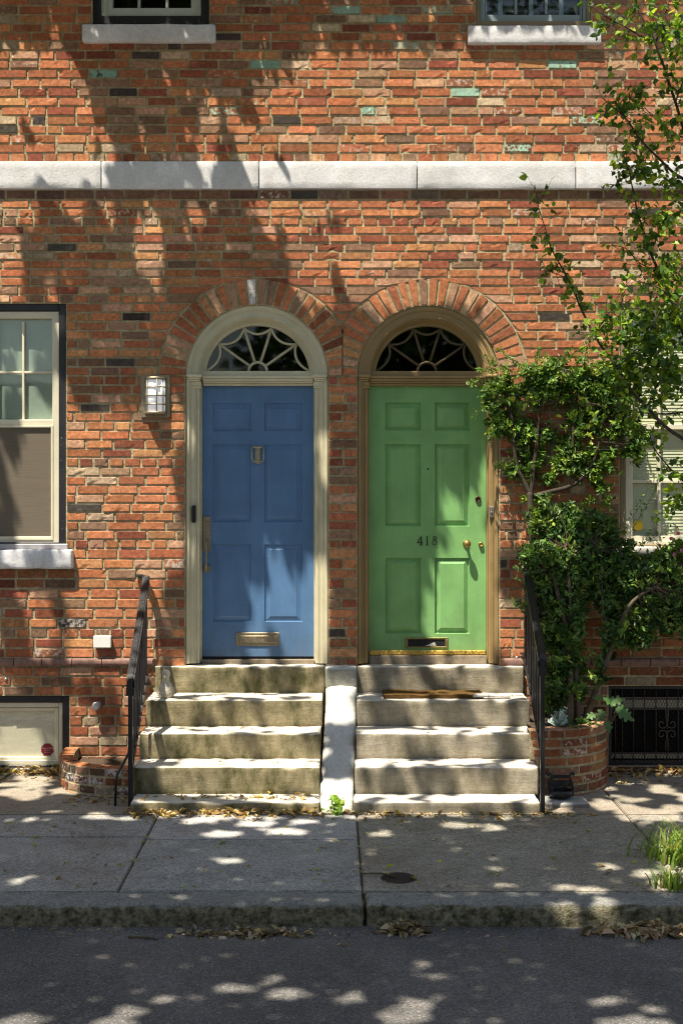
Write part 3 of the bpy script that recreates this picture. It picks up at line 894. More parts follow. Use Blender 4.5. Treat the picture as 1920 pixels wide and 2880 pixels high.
DY = .125
blue = door_leaf('front_door', 569, 883, 1083, 1846, ((599, 706), (744, 850)), ((1134, 1213), (1250, 1469), (1531, 1749)), DY, M['blue'], .037, .011, .006, 'blue six panel front door with bronze handle')
green = door_leaf('front_door', 1037, 1366, 1083, 1832, ((1083, 1183), (1222, 1320)), ((1132, 1211), (1249, 1480), (1569, 1782)), DY, M['green'], .038, .019, .015, 'green six panel front door with brass knob')

# blue door fittings
mb = MB()
(xa, za), (xb, zb) = U(570, 1550, DY), U(593, 1452, DY); mb.box(xa, xb, DY - .012, DY - .001, za, zb, .004)
(xa, za), (xb, zb) = U(573, 1609, DY), U(592, 1590, DY); mb.box(xa, xb, DY - .012, DY - .001, za, zb, .004)
g = [P3(581, 1528, DY - .012), P3(581, 1528, DY - .045), P3(581, 1540, DY - .058), P3(581, 1585, DY - .058), P3(581, 1600, DY - .045), P3(581, 1600, DY - .012)]
mb.bar(g, .020, .014, up=(1, 0, 0.001))
c = P3(583, 1471, DY - .012); mb.lathe(c, (0, -1, 0), [(0, .017), (.010, .016), (.012, .012), (.010, .009), (.0102, 0)])
c = P3(582, 1516, DY - .012); mb.box(c.x - .013, c.x + .013, DY - .026, DY - .012, c.z - .007, c.z + .006, .003)
mb.build('handle_set', M['bronze'], blue)
mb = MB()
(xa, za), (xb, zb) = U(717, 1299, DY), U(732, 1256, DY); mb.box(xa, xb, DY - .014, DY, za, zb, .003)
mb.box(xa - .016, xb + .016, DY - .022, DY - .002, zb - .012, zb + .002, .003)
pts = [P3(708 + 0 * t, 1258, DY - .026) for t in range(1)]
for t in range(13):
    a = math.pi * t / 12; pts.append(P3(725 - 17 * math.cos(a), 1286 + 16 * math.sin(a), DY - .026))
pts.append(P3(742, 1258, DY - .026)); mb.tube(pts, .0055, 8)
mb.build('door_knocker', mat_metal('tarnished_nickel', (.42, .38, .27), .35), blue)
mb = MB(); (xa, za), (xb, zb) = U(663, 1816, DY), U(785, 1779, DY)
mb.box(xa, xb, DY - .008, DY - .0005, za, zb, .003); mb.box(xa + .022, xb - .022, DY - .014, DY - .006, za + .022, zb - .022, .003); mb.build('mail_slot', M['bronze'], blue)
mb = MB(); (xa, za), (xb, zb) = U(569, 1858, DY), U(883, 1846, DY); mb.box(xa, xb, DY + .004, DY + .04, za - .01, zb); mb.build('door_sweep', M['black'], blue)

# green door fittings
mb = MB(); c = P3(1310, 1529, DY)
mb.lathe(c, (0, -1, 0), [(0, .026), (.006, .026), (.012, .020), (.016, .011), (.040, .010), (.046, .018), (.054, .0255), (.066, .0285), (.078, .026), (.086, .016), (.088, 0)], 24); mb.build('door_knob', M['brass'], green)
mb = MB(); c = P3(1351, 1531, DY); mb.lathe(c, (0, -1, 0), [(0, .019), (.010, .019), (.018, .016), (.018, .012), (.014, .011), (.016, .006), (.016, 0)], 20); mb.build('lock', M['brass'], green)
mb = MB(); c = P3(1343, 1404, DY); mb.lathe(c, (0, -1, 0), [(0, .021), (.008, .022), (.013, .019), (.013, .014), (.004, .013), (.004, 0)], 20); mb.build('lock', mat_metal('dark_bronze', (.10, .06, .04), .4), green, 'dark upper lock cylinder')
mb = MB(); c = P3(1203, 1319, DY); mb.lathe(c, (0, -1, 0), [(0, .007), (.004, .007), (.005, .004), (.003, 0)], 14); mb.build('peephole', M['black'], green)
mb = MB(); (xa, za), (xb, zb) = U(1138, 1823, DY), U(1259, 1793, DY); t_ = .014
for (a, b, c, d) in ((xa, xb, zb - .012, zb), (xa, xb, za, za + .012), (xa, xa + .022, za + .012, zb - .012), (xb - .022, xb, za + .012, zb - .012)): mb.box(a, b, DY - .007, DY - .0005, c, d, .002)
mb.build('mail_slot', mat_metal('green_tarnished_brass', (.30, .27, .11), .5), green)
mb = MB(); mb.quad([(xa + .02, DY - .0012, za + .011), (xb - .02, DY - .0012, za + .011), (xb - .02, DY - .0012, zb - .011), (xa + .02, DY - .0012, zb - .011)]); mb.build('slot_dark_sheet', M['black'], green)  # flat black sheet: the dark inside of the open slot put into colour
mb = MB(); (xa, za), (xb, zb) = U(1039, 1842, DY - .02), U(1364, 1830, DY - .02); mb.box(xa, xb, DY - .022, DY - .0005, za, zb, .004); mb.box(xa, xb, DY - .027, DY - .02, za, (za + zb) / 2, .002); mb.build('kick_strip', M['brightbrass'], green)
# door number 418
def numerals():
    for ch in '418':
        mb = MB(); yq = DY - .006
        def seg(a, b, w):
            pa, pb = P3(*a, yq), P3(*b, yq); mb.bar([pa, pb], w, .004, up=(0, 1, 0))
        if ch == '4':
            seg((1184, 1508.5), (1184, 1533), .0075); seg((1183.5, 1509), (1172.5, 1526), .0055); seg((1171.5, 1526), (1188.5, 1526), .0055); seg((1180, 1533), (1188, 1533), .0045)
        elif ch == '1':
            seg((1200.5, 1508.5), (1200.5, 1533), .0075); seg((1197, 1510.5), (1200.5, 1509), .0045); seg((1196.5, 1533), (1204.5, 1533), .0045)
        else:
            for cx, cy, r in ((1222, 1513.6, 4.4), (1221.6, 1526.5, 6.2)):
                pts = [P3(cx + r * math.cos(a * math.pi / 9), cy + r * 1.05 * math.sin(a * math.pi / 9), yq - .002) for a in range(19)]; mb.tube(pts, .0028, 6)
        mb.build('numeral', M['rust'], green, 'house number digit %s' % ch)
numerals()

def surround(cx, px0, px1, lx0, lx1, mat, ai, label, barmat, parent=house):
    """arched timber surround: jambs, imposts, transom, arch mouldings, fanlight rail"""
    c0, s0, ri, ro = ARCH[ai]
    mb = MB()
    zc = zpx(s0); zb = zpx(1868)
    xc = xpx(cx); Rw = ri / PXM - .002
    # jambs: backband, flat, bead, return
    for sgn, e0, e1 in ((1, px0, lx0), (-1, px1, lx1)):
        xo = xpx(e0) + sgn * .002; xi, _ = U(e1, 1500, DY - .01)
        w = abs(xi - xo)
        def strip(a, b, y0, y1, zt=zc - .004, z_b=zb):
            xa, xb = xo + sgn * a, xo + sgn * b
            mb.box(min(xa, xb), max(xa, xb), y0, y1, z_b, zt, .003)
        strip(0, .026, .018, .15); strip(.026, .034, .024, .15); strip(.034, w - .040, .034, .15); strip(w - .040, w - .032, .029, .15); strip(w - .032, w - .010, .042, .15); strip(w - .010, w, .10, .15)
        # plinth dirt gap is left at the threshold; impost block and capital
        def blk(a, b, y0, pyt, pyb, bev=.004):
            xa, xb = xo + sgn * a, xo + sgn * b
            mb.box(min(xa, xb), max(xa, xb), y0, .14, zpx(pyb), zpx(pyt), bev)
        blk(.004, w + .010, -.008, 1053, 1060); blk(.010, w + .002, .004, 1060, 1066); blk(.012, w - .004, .014, 1066, 1071); blk(.030, w + .004, .026, 1085, 1090)
        blk(.034, w + .002, .030, 1071, 1085)
    xl, _ = U(lx0 + 2, 1060, .05); xr, _ = U(lx1 - 2, 1060, .05)
    # transom cornice
    for pyt, pyb, y0 in ((1058, 1064, .030), (1064, 1072, .044), (1072, 1077, .055), (1077, 1083, .075)):
        mb.box(xl, xr, y0, .15, U(0, pyb, .05)[1], U(0, pyt, .05)[1], .003)
    # arch mouldings
    rr = [(0, .028, .018), (.028, .036, .024), (.036, .074, .034), (.074, .081, .028), (.081, .090, .040)]
    for a, b, y0 in rr: mb.ring(xc, zc, Rw - b, Rw - a, y0, .15)
    # splayed soffit down to the fanlight
    prev = None
    ra, rb = Rw - .088, Rw - .128
    for i in range(49):
        t = math.pi * i / 48; c, q = math.cos(t), math.sin(t)
        cur = [mb.bm.verts.new((xc + c * r, y, zc + q * r)) for r, y in ((ra, .044), (rb + .016, .105), (rb + .012, .112), (rb, .112), (rb - .006, .125), (rb - .006, .16))]
        if prev:
            for k in range(5): mb.bm.faces.new((prev[k], prev[k + 1], cur[k + 1], cur[k]))
        prev = cur
    # rail under the fanlight
    mb.box(xc - ra, xc + ra, .088, .16, zc - .002, zc + .046, .004)
    sur = mb.build('door_surround', mat, parent, label)
    # fanlight
    fz = zc + .046; fy = .128
    mb = MB()
    rb2 = rb - .006; base = .046
    def on(a, r): return Vector((xc + r * math.cos(a), fy, zc + .02 + r * math.sin(a)))
    hub = Vector((xc, fy, fz))
    hr = .068
    mb.tube([hub + Vector((hr * math.cos(math.pi * k / 14), 0, hr * math.sin(math.pi * k / 14))) for k in range(15)], .011, 6)
    angs = [R(a) for a in (180, 139, 105.5, 74.5, 41, 0)]
    tips = [Vector((xc + (rb2 - .004) * math.cos(a), fy, zc + max((rb2 - .004) * math.sin(a), .05))) for a in angs]
    for tp in tips[1:-1]:
        d = (tp - hub).normalized(); mb.tube([hub + d * hr, tp], .0105, 6)
    for a, b in zip(tips, tips[1:]):
        m = (a + b) / 2; n_ = (hub - m).normalized()
        sag = (b - a).length * .21
        pts = []
        for k in range(13):
            t = k / 12; pts.append(a.lerp(b, t) + n_ * sag * 4 * t * (1 - t))
        mb.tube(pts, .0095, 6)
    mb.build('fanlight_bars', barmat, sur)
    mb = MB(); vs = [(xc - rb2, .142, fz)] + [(xc + rb2 * math.cos(a), .142, zc + rb2 * math.sin(a)) for a in [math.pi - math.pi * k / 30 for k in range(3, 28)]] + [(xc + rb2, .142, fz)]
    mb.quad(vs); mb.build('fanlight_pane', M['fanglass'], sur)
    return sur

sb = surround(722, 522, 922, 568, 883, M['sage'], 0, 'cream arched surround of the blue door', mat_paint('sage_bar_paint', (.52, .49, .34), .5, .1))
sg = surround(1203.5, 1005, 1402, 1037, 1367, M['ochre'], 1, 'ochre brown arched surround of the green door', mat_paint('arch_shaded_bar_paint', (.10, .072, .036), .5, .1))  # ochre bars darkened: shade of the deep arch put into their paint
mb = MB(); (xa, za), (xb, zb) = U(540, 1470, .03), U(552, 1421, .03); mb.box(xa, xb, .006, .034, za, zb, .010, seg=3); cc = P3(546, 1445, .006); mb.lathe(cc, (0, -1, 0), [(-.002, .006), (.003, .006), (.003, 0)], 12); mb.build('doorbell', M['black'], sb, 'slim black doorbell')
mb = MB(); (xa, za), (xb, zb) = U(1374, 1455, .03), U(1387, 1425, .03); mb.box(xa, xb, .016, .036, za, zb, .003); cc = P3(1380.5, 1441, .016); mb.lathe(cc, (0, -1, 0), [(0, .007), (.004, .007), (.008, .004), (.009, 0)], 12); mb.build('doorbell', mat_metal('grey_bell_metal', (.25, .22, .2), .45, .6), sg, 'small grey doorbell with a round button')
mb = MB(); xa, _ = U(1037, 0, .1); xb, _ = U(1367, 0, .1); mb.box(xa, xb, .075, .16, .775, U(0, 1843, .1)[1], .004); mb.build('threshold', M['gold'], sg)
mb = MB(); xa, _ = U(568, 0, .1); xb, _ = U(884, 0, .1); mb.box(xa, xb, .085, .16, .775, U(0, 1855, .1)[1], .004); mb.build('threshold', M['gold'], sb)

# ------------------------------------------------------------------ steps
STEP = [(-.05, .776), (-.38, .584), (-.65, .400), (-.91, .229), (-1.13, .051)]
def steps(name, label, xl, xr, mat, seed, x0c):
    t = thing(name, label, 'steps', (x0c, -.6, 0))
    for i, (yf, zt) in enumerate(STEP):
        zb = STEP[i + 1][1] - .006 if i < 4 else -.08
        yb = .17 if i == 0 else STEP[i - 1][0] + .10
        mb = MB(); stone_block(mb, xl[i], xr[i], yf, yb, zb, zt, .008, .032, .0036, seed + i * 2.7, freq=13)
        mb.build('step', mat, t)
    # rubble core hidden in the shadow gaps
    return t
s1 = steps('stone_steps', 'worn mossy stone steps up to the blue door', [-1.275, -1.294, -1.294, -1.296, -1.278], [-.045, -.058, -.068, -.072, -.074], M['step'], 1.0, -.7)
s2 = steps('stone_steps', 'grey stone steps up to the green door', [.190, .182, .172, .160, .148], [1.398, 1.392, 1.374, 1.360, 1.336], M['step_pale'], 31.0, .8)

# cheek wall between the flights
t = thing('cheek_wall', 'pale sloping stone cheek wall between the two flights of steps', 'stone wall', (.05, -.6, 0))
prof = [(-.165, .648), (-.20, .655), (-.245, .640), (-.29, .590), (-.34, .520), (-.45, .425), (-.60, .318), (-.80, .195), (-.95, .108), (-1.03, .058), (-1.10, .0), (-1.115, -.06)]
mb = MB(); W = .108
nx = 10
rows_ = []
for j, (y, z) in enumerate(prof):
    f = (y + .16) / (-.95); cx = .078 - .046 * f
    row = []
    for i in range(-1, nx + 2):
        u = min(max(i, 0), nx) / nx * 2 - 1
        x = cx + u * W
        zz = z - .014 * abs(u) ** 6 + .007 * vnoise((x * 1.0, y, z), 11) + .005 * vnoise((x, y, z), 30)
        yy = y + .012 * abs(u) ** 6
        if i < 0 or i > nx: zz, yy = -.1, y + .012
        row.append(mb.bm.verts.new((x, yy, zz)))
    rows_.append(row)
for a, b in zip(rows_, rows_[1:]):
    for i in range(len(a) - 1):
        f = mb.bm.faces.new((a[i], a[i + 1], b[i + 1], b[i])); f.smooth = True
mb.build('slope', M['cheek'], t)
mb = MB(); stone_block(mb, -.040, .187, -.17, .10, .62, .782, .014, .04, .004, 77, freq=9); stone_block(mb, -.038, .185, -.16, .10, -.05, .625, .01, .08, .003, 78); mb.build('cap_block', M['cheek'], t)

# ------------------------------------------------------------------ iron railings
def railing(label, xw, zw, xp, yp, zp, zbend, xs_out, nb, stay):
    t = thing('iron_railing', label, 'railing', (xp, yp, 0), group='iron railings beside the steps')
    top0 = Vector((xw, -.05, zw)); top1 = Vector((xp, yp + .02, zbend))
    dv = top1 - top0
    mb = MB()
    path = [Vector((xw + xs_out * .9, -.012, zw + .006)), Vector((xw + xs_out * .25, -.03, zw + .008)), top0 + Vector((0, -.02, .0))] + [top0.lerp(top1, k / 8) for k in range(1, 9)]
    path += [top1 + Vector((0, -.020, -.030)), top1 + Vector((0, -.026, -.075)), top1 + Vector((0, -.020, -.125))]
    mb.bar(path, .052, .016, up=(0, .25, 1)); mb.bar([p + Vector((0, -.002, .010)) for p in path[2:-2]], .030, .010, up=(0, .25, 1))
    mb.build('handrail', M['iron'], t)
    mb = MB(); mb.box(xp - .014, xp + .014, yp - .014, yp + .014, -.03, zbend - .02, .002); mb.build('newel_post', M['iron'], t)
    # lower rail
    low0 = Vector((xw, -.06, zw - .70)); low1 = Vector((xp, yp, zbend - .62))
    mb = MB(); mb.bar([Vector((xw + xs_out * .3, -.01, zw - .69)), low0] + [low0.lerp(low1, k / 6) for k in range(1, 7)], .028, .010); mb.build('bottom_rail', M['iron'], t)
    for i in range(nb):
        f = (i + .35) / (nb + .2)
        a = top0.lerp(top1, f); b = low0.lerp(low1, f)
        mb = MB(); mb.box(a.x - .0065, a.x + .0065, a.y - .0065, a.y + .0065, b.z, a.z, .001); mb.build('baluster', M['iron'], t)
    if stay:
        mb = MB(); mb.tube([Vector((xp - .006, yp, .40)), Vector((xp - .012, yp, .33)), Vector((xp - .050, yp, .255)), Vector((xp - .088, yp, .185)), Vector((xp - .096, yp, .13)), Vector((xp - .099, yp, -.02))], .0085, 7); mb.build('stay_rod', M['iron'], t)
    return t
railing('black iron railing at the steps of the blue door', -1.335, 1.425, -1.306, -.955, 0, .83, -.09, 9, True)
railing('black iron railing at the steps of the green door, partly overgrown', 1.405, 1.56, 1.348, -1.14, 0, .985, -.05, 10, False)

# ------------------------------------------------------------------ curved brick planters
def planter(label, sx, xin, a, b, zt, n_course, blen, hue, loc, whitish, soil_z):
    """quarter-round brick wall from the house front round to the steps"""
    t = thing('brick_planter', label, 'planter', loc, group='curved brick planters')
    ex = 2.6
    ths = np.linspace(0, math.pi / 2, 200)
    cx_ = np.sign(np.cos(ths)) * np.abs(np.cos(ths)) ** (2 / ex) * a; cy_ = np.abs(np.sin(ths)) ** (2 / ex) * b
    arc = np.concatenate([[0], np.cumsum(np.hypot(np.diff(cx_), np.diff(cy_)))]); Ltot = arc[-1]
    def mapf(s, z, d):
        x = np.interp(s, arc, cx_); y = np.interp(s, arc, cy_)
        x2 = np.interp(s + .01, arc, cx_); y2 = np.interp(s + .01, arc, cy_); x1 = np.interp(s - .01, arc, cx_); y1 = np.interp(s - .01, arc, cy_)
        tx, ty = x2 - x1, y2 - y1; l = np.hypot(tx, ty) + 1e-9; nx_, ny_ = ty / l, -tx / l
        return np.stack([xin + sx * (x - d * nx_ * 1.0), -(y - d * ny_), z], 1)
    quads = []; h = (zt + .06) / n_course
    for r_ in range(n_course):
        z0 = -.06 + r_ * h; s = -blen * rnd(.2, .8)
        while s < Ltot:
            l = blen * (1 if rng.random() > .2 else .52) * rnd(.94, 1.06); e = min(s + l, Ltot)
            s0 = max(s, 0)
            if e - s0 > .03: quads.append([(s0 + .006, z0 + .007), (e - .006, z0 + .007), (e - .006, z0 + h - .006), (s0 + .006, z0 + h - .006)])
            s += l
    quads = np.array(quads); n = len(quads)
    c, p = brick_colors(quads[:, :, 0].mean(1), np.zeros(n), n, hue)
    if not whitish: c *= .58
    if whitish:
        c *= .62; p[:, :3] = (.52, .48, .46); p[:, 3] = rnd(.25, .55, n)
    parts = [(*brick_arrays(quads, c, p, mapf, .003), 0)]
    # mortar core with thickness
    ns = 40; ss = np.linspace(0, Ltot, ns); V = []
    for z in (-.08, zt - .004):
        V.append(mapf(ss, np.full(ns, z), np.full(ns, .003)))
    V.append(mapf(ss, np.full(ns, zt - .004), np.full(ns, .10))); V.append(mapf(ss, np.full(ns, -.08), np.full(ns, .10)))
    V = np.vstack(V); F = []
    for k in range(3):
        for i in range(ns - 1): F.append((k * ns + i, k * ns + i + 1, (k + 1) * ns + i + 1, (k + 1) * ns + i))
    parts.append((V, np.array(F), np.zeros((len(V), 3)), np.zeros((len(V), 4)), 1))
    # top faces of the capping bricks
    q2 = []; s = 0
    V2, F2 = [], []
    while s < Ltot - .02:
        e = min(s + blen * .55, Ltot); k = 5; b0 = len(V2)
        sa = np.linspace(s + .004, e - .004, k)
        zz = zt + rnd(-.003, .004)
        for d in (.000, .008, .095):
            z = zz if d > .004 else zz - .012
            for v in mapf(sa, np.full(k, z), np.full(k, d)): V2.append(v)
        for r_ in range(2):
            for i in range(k - 1): F2.append((b0 + r_ * k + i, b0 + r_ * k + i + 1, b0 + (r_ + 1) * k + i + 1, b0 + (r_ + 1) * k + i))
        s = e
    V2 = np.array(V2); cc, pp = brick_colors(np.zeros(1), np.zeros(1), 1, hue)
    parts.append((V2, np.array(F2), np.tile(cc * .8, (len(V2), 1)), np.tile(np.array([[.5, .46, .4, .35]]), (len(V2), 1)), 0))
    V, F, at, mi = join_arrays(parts)
    np_mesh('brickwork', V, F, [M['brick'], M['mortar']], t, SMOOTH[0], at, mi)
    mb = MB(); pts = [(xin, .0)] + [(xin + sx * cx_[k] * .93, -cy_[k] * .93) for k in range(0, 200, 8)]
    f = mb.bm.faces.new([mb.bm.verts.new((x, y, soil_z)) for x, y in pts]); r_ = bmesh.ops.triangulate(mb.bm, faces=[f])
    bmesh.ops.subdivide_edges(mb.bm, edges=mb.bm.edges[:], cuts=2, use_grid_fill=True)
    for v in mb.bm.verts: v.co.z += .02 * vnoise(v.co, 9) + .01 * vnoise(v.co, 25)
    mb.build('soil', M['soil'], t)
    return t
planter('tall red brick planter beside the green door steps, shrubs growing in it', 1, 1.33, .645, .735, .440, 8, .205, [.3, .35, .1, .05, .05, .12, 0, .03], (1.6, -.4, 0), False, .42)
planter('low whitened brick planter beside the blue door steps', -1, -1.29, .645, .76, .185, 4, .125, [.2, .2, .05, .1, .25, .1, .05, .05], (-1.6, -.4, 0), True, .10)

# ------------------------------------------------------------------ fixtures on the wall
t = thing('wall_lamp', 'half round wall lamp with a white gridded diffuser beside the blue door', 'lamp', P3(437, 1174, 0))
mb = MB(); (xa, za), (xb, zb) = U(397, 1174, -.02), U(478, 1054, -.02); mb.box(xa, xb, -.022, .004, za, zb, .003); mb.build('back_plate', M['lampm'], t)
lx = (xpx(406) + xpx(466)) / 2 * .993; lr = .075; lz0, lz1 = U(0, 1161, -.06)[1], U(0, 1064, -.06)[1]
def halfcyl(mb, r, z0, z1, y=-.022, n=20, cap=True):
    A = [mb.bm.verts.new((lx - r * math.cos(math.pi * k / n), y - r * .95 * math.sin(math.pi * k / n), z0)) for k in range(n + 1)]
    B = [mb.bm.verts.new((v.co.x, v.co.y, z1)) for v in A]
    for k in range(n):
        f = mb.bm.faces.new((A[k], A[k + 1], B[k + 1], B[k])); f.smooth = True
    if cap: mb.bm.faces.new(A[::-1]); mb.bm.faces.new(B)
mb = MB(); halfcyl(mb, lr - .006, lz0, lz1); mb.build('diffuser', M['diff'], t)
mb = MB()
for k in range(5):
    z = lz0 + (lz1 - lz0) * k / 4; e = .010 if k in (0, 4) else .0045
    halfcyl(mb, lr + (.004 if k in (0, 4) else .001), z - e, z + e)
for a in (2, 42, 78 + 24, 138 + 5, 178):
    a = R(a); c, s = math.cos(a), math.sin(a)
    mb.tube([(lx - lr * c, -.022 - lr * .95 * s, lz0), (lx - lr * c, -.022 - lr * .95 * s, lz1)], .0042, 6)
mb.build('cage', M['lampm'], t)

t = thing('junction_box', 'small white covered outlet box on the brick wall', 'outlet box', P3(288, 1823, 0))
(xa, za), (xb, zb) = U(263, 1823, -.05), U(313, 1788, -.05)
mb = MB(); mb.box(xa + .005, xb - .003, -.035, .006, za + .004, zb - .004, .006, seg=2); mb.build('housing', mat_plain('grey_plastic', (.42, .42, .40), .5, .05), t)
mb = MB(); mb.box(xa, xb, -.052, -.034, za, zb, .008, seg=3); mb.build('lid', M['white'], t)
t = thing('pipe_stub', 'stubby metal pipe outlet sticking out of the wall', 'pipe', P3(275, 1985, 0))
c = P3(275, 1983, 0); mb = MB(); mb.lathe(c + Vector((0, .01, 0)), (0, -1, 0), [(0, .030), (.016, .030), (.018, .022), (.07, .022), (.07, .014), (.05, .013), (.05, 0)], 16); mb.build('pipe', M['steel'], t)
mb = MB(); mb.lathe(c, (0, -1, 0), [(.045, .030), (.047, .034), (.068, .034), (.070, .030), (.071, .02)], 6); mb.build('nut', M['steel'], t)
for px, py, lab, nm in ((18, 1910, 'tiny round metal plug in the lowest brick courses', 'wall_plug'),):
    c = P3(px, py, 0); mb = MB(); mb.lathe(c, (0, -1, 0), [(-.004, .014), (.008, .013), (.014, .008), (.014, 0)], 12); tag(mb.build(nm, M['steel']), lab, 'plug')
c = P3(1452, 1850, 0); mb = MB(); mb.lathe(c, (0, -1, 0), [(-.004, .014), (.008, .013), (.014, .008), (.014, 0)], 12); tag(mb.build('wall_plug', M['steel']), 'tiny round metal plug at the foot of the ochre surround', 'plug')

# stickers
def octagon(name, label, px, py, y, r, mat, lines=None, pm=None):
    c = P3(px, py, y)
    t = thing(name, label, 'sticker', c)
    mb = MB(); mb.prism([(c.x + r * math.cos(R(22.5 + 45 * k)), c.z + r * math.sin(R(22.5 + 45 * k))) for k in range(8)], 'y', y - .0012, y); mb.build('backing', mat, t)
    for txt, dz, size in (lines or []):
        cu = bpy.data.curves.new('print', 'FONT'); cu.body = txt; cu.size = size; cu.align_x = 'CENTER'; cu.align_y = 'CENTER'; cu.extrude = .0002
        to = bpy.data.objects.new('print', cu); col.objects.link(to)
        bpy.context.view_layer.update()
        me = bpy.data.meshes.new_from_object(to.evaluated_get(bpy.context.evaluated_depsgraph_get()))
        bpy.data.objects.remove(to)
        me.transform(Matrix.Translation((c.x, y - .0018, c.z + dz)) @ Matrix.Rotation(math.pi / 2, 4, 'X'))
        link_mesh('lettering', me, pm, t)
octagon('sticker', 'maroon octagonal security sticker on the basement window', 134, 2108, .068, .0485, M['maroon'], [('FrontPoint', .010, .0185), ('SECURITY', -.005, .0105), ('PROTECTED', -.021, .0085)], M['pinkprint'])
octagon('sticker', 'yellow octagonal sticker low on the blind window', 1793, 1478, .080, .040, M['yellow'])

# ------------------------------------------------------------------ things lying about
mb = MB()
(xa, _), (xb, _) = U(1076, 1950, -.2), U(1353, 1950, -.2)
n = 40; tp, bt = [], []
z0 = .584
for i in range(n + 1):
    x = xa + (xb - xa) * i / n
    lift = .004 + .004 * max(0, math.sin(i * .33)) + .006 * vnoise((x, 0, 0), 7)
    tp.append([mb.bm.verts.new((x, y, z0 + lift + .022 + .007 * vnoise((x, y, 2), 14))) for y in (-.325 + .012 * vnoise((x, 3, 0), 5), -.25, -.16, -.075)])
    bt.append([mb.bm.verts.new((x, y + .004, z0 + lift * .6)) for y in (-.325, -.075)])
for i in range(n):
    for k in range(3): mb.bm.faces.new((tp[i][k], tp[i][k + 1], tp[i + 1][k + 1], tp[i + 1][k])).smooth = True
    mb.bm.faces.new((tp[i][0], bt[i][0], bt[i + 1][0], tp[i + 1][0])); mb.bm.faces.new((tp[i][3], bt[i][1], bt[i + 1][1], tp[i + 1][3])); mb.bm.faces.new((bt[i][0], bt[i][1], bt[i + 1][1], bt[i + 1][0]))
for i in (0, n): mb.bm.faces.new(tp[i] + [bt[i][1], bt[i][0]])
tag(mb.build('doormat', M['coir']), 'brown coir doormat lying on the top tread below the green door', 'doormat')
t = thing('newspaper', 'rolled newspaper lying at the right end of the doormat', 'newspaper', P3(1380, 1945, -.33))
mb = MB()
a = Vector((1.00, -.335, z0 + .026)); b = Vector((1.262, -.30, z0 + .016)); d = (b - a)
u = Vector((0, 1, 0)); w = Vector((0, 0, 1))
for r0, nrot in ((.0155, 2.6),):
    prev = None
    for k in range(60):
        th = k / 59 * nrot * 2 * math.pi; rr = .006 + .0095 * k / 59
        o = (u * math.cos(th) * 1.5 + w * math.sin(th)) * rr
        cur = (mb.bm.verts.new(a + o), mb.bm.verts.new(b + o))
        if prev: mb.bm.faces.new((prev[0], prev[1], cur[1], cur[0])).smooth = True
        prev = cur
mb.build('paper', M['paper'], t)
mb = MB(); cc = a.lerp(b, .42); mb.tube([cc + (u * math.cos(k * math.pi / 8) * 1.5 + w * math.sin(k * math.pi / 8)) * .0162 for k in range(17)], .0014, 5); mb.build('rubber_band', mat_plain('red_rubber', (.3, .05, .04), .6), t)
mb = MB(); c = P3(1205, 1812, DY); mb.quad([(c.x - .03, DY - .003, c.z - .012), (c.x + .055, DY - .003, c.z - .010), (c.x + .045, DY - .004, c.z + .012), (c.x + .04, DY - .003, c.z + .014)]); tag(mb.build('envelope', M['paper']), 'corner of a paper envelope poking out of the open mail slot', 'envelope')

# duck-like pale stone ornament on the second tread
t = thing('stone_ornament', 'pale stone duck ornament sitting on the left end of the upper tread', 'ornament', (-1.165, -.27, z0))
mb = MB(); c = Vector((-1.165, -.27, z0 - .002))
prof = [(0, .035), (.01, .052), (.035, .062), (.065, .058), (.09, .045), (.115, .030), (.14, .024), (.16, .028), (.178, .030), (.196, .022), (.206, .001)]
mb.lathe(c, (0, .0, 1), prof, 20)
for v in mb.bm.verts: v.co += Vector((0, -.012, 0)) * max(0, (v.co.z - c.z - .1) / .1) + Vector((vnoise(v.co, 20), vnoise(v.co + Vector((5, 0, 0)), 20), 0)) * .004
mb.build('body', mat_stone('pale_carved_stone', (.66, .62, .53), (.62, .57, .46), (.45, .38, .25), .4), t)
mb = MB(); mb.lathe(c + Vector((0, -.03, .165)), (0, -1, -.35), [(0, .014), (.018, .013), (.036, .008), (.042, .001)], 10); mb.build('beak', mat_stone('grey_carved_stone', (.5, .46, .38), (.46, .42, .34), (.3, .27, .2), .4), t)

# boot scraper
t = thing('boot_scraper', 'ornate black iron boot scraper on a flat stone beside the brick planter', 'boot scraper', P3(1572, 2245, -.86))
bx, by, bz = U(1575, 2240, -.86)[0], -.86, 0
mb = MB(); stone_block(mb, 1.395, 1.68, -1.00, -.78, -.05, .012, .01, .05, .004, 91); mb.build('base', M['slate'], t)
mb = MB(); mb.lathe((bx, by, .010), (0, 0, 1), [(0, .030), (.01, .055), (.02, .072), (.045, .084), (.060, .080), (.062, .070), (.045, .072), (.02, .055), (.018, 0)], 20); mb.build('tray', M['iron'], t)
mb = MB()
for sx in (-1, 1):
    mb.tube([(bx + sx * .078, by, .03), (bx + sx * .082, by, .08), (bx + sx * .074, by, .12), (bx + sx * .060, by, .15), (bx + sx * .068, by, .175), (bx + sx * .082, by, .182), (bx + sx * .088, by, .170), (bx + sx * .080, by, .162)], .010, 8)
    mb.tube([(bx + sx * .035, by, .05), (bx + sx * .030, by, .09), (bx + sx * .042, by, .115), (bx + sx * .060, by, .12)], .009, 7)
mb.bar([(bx - .066, by, .155), (bx + .066, by, .155)], .008, .022); mb.bar([(bx - .07, by, .11), (bx + .07, by, .11)], .010, .04)
mb.build('blade_frame', M['iron'], t)

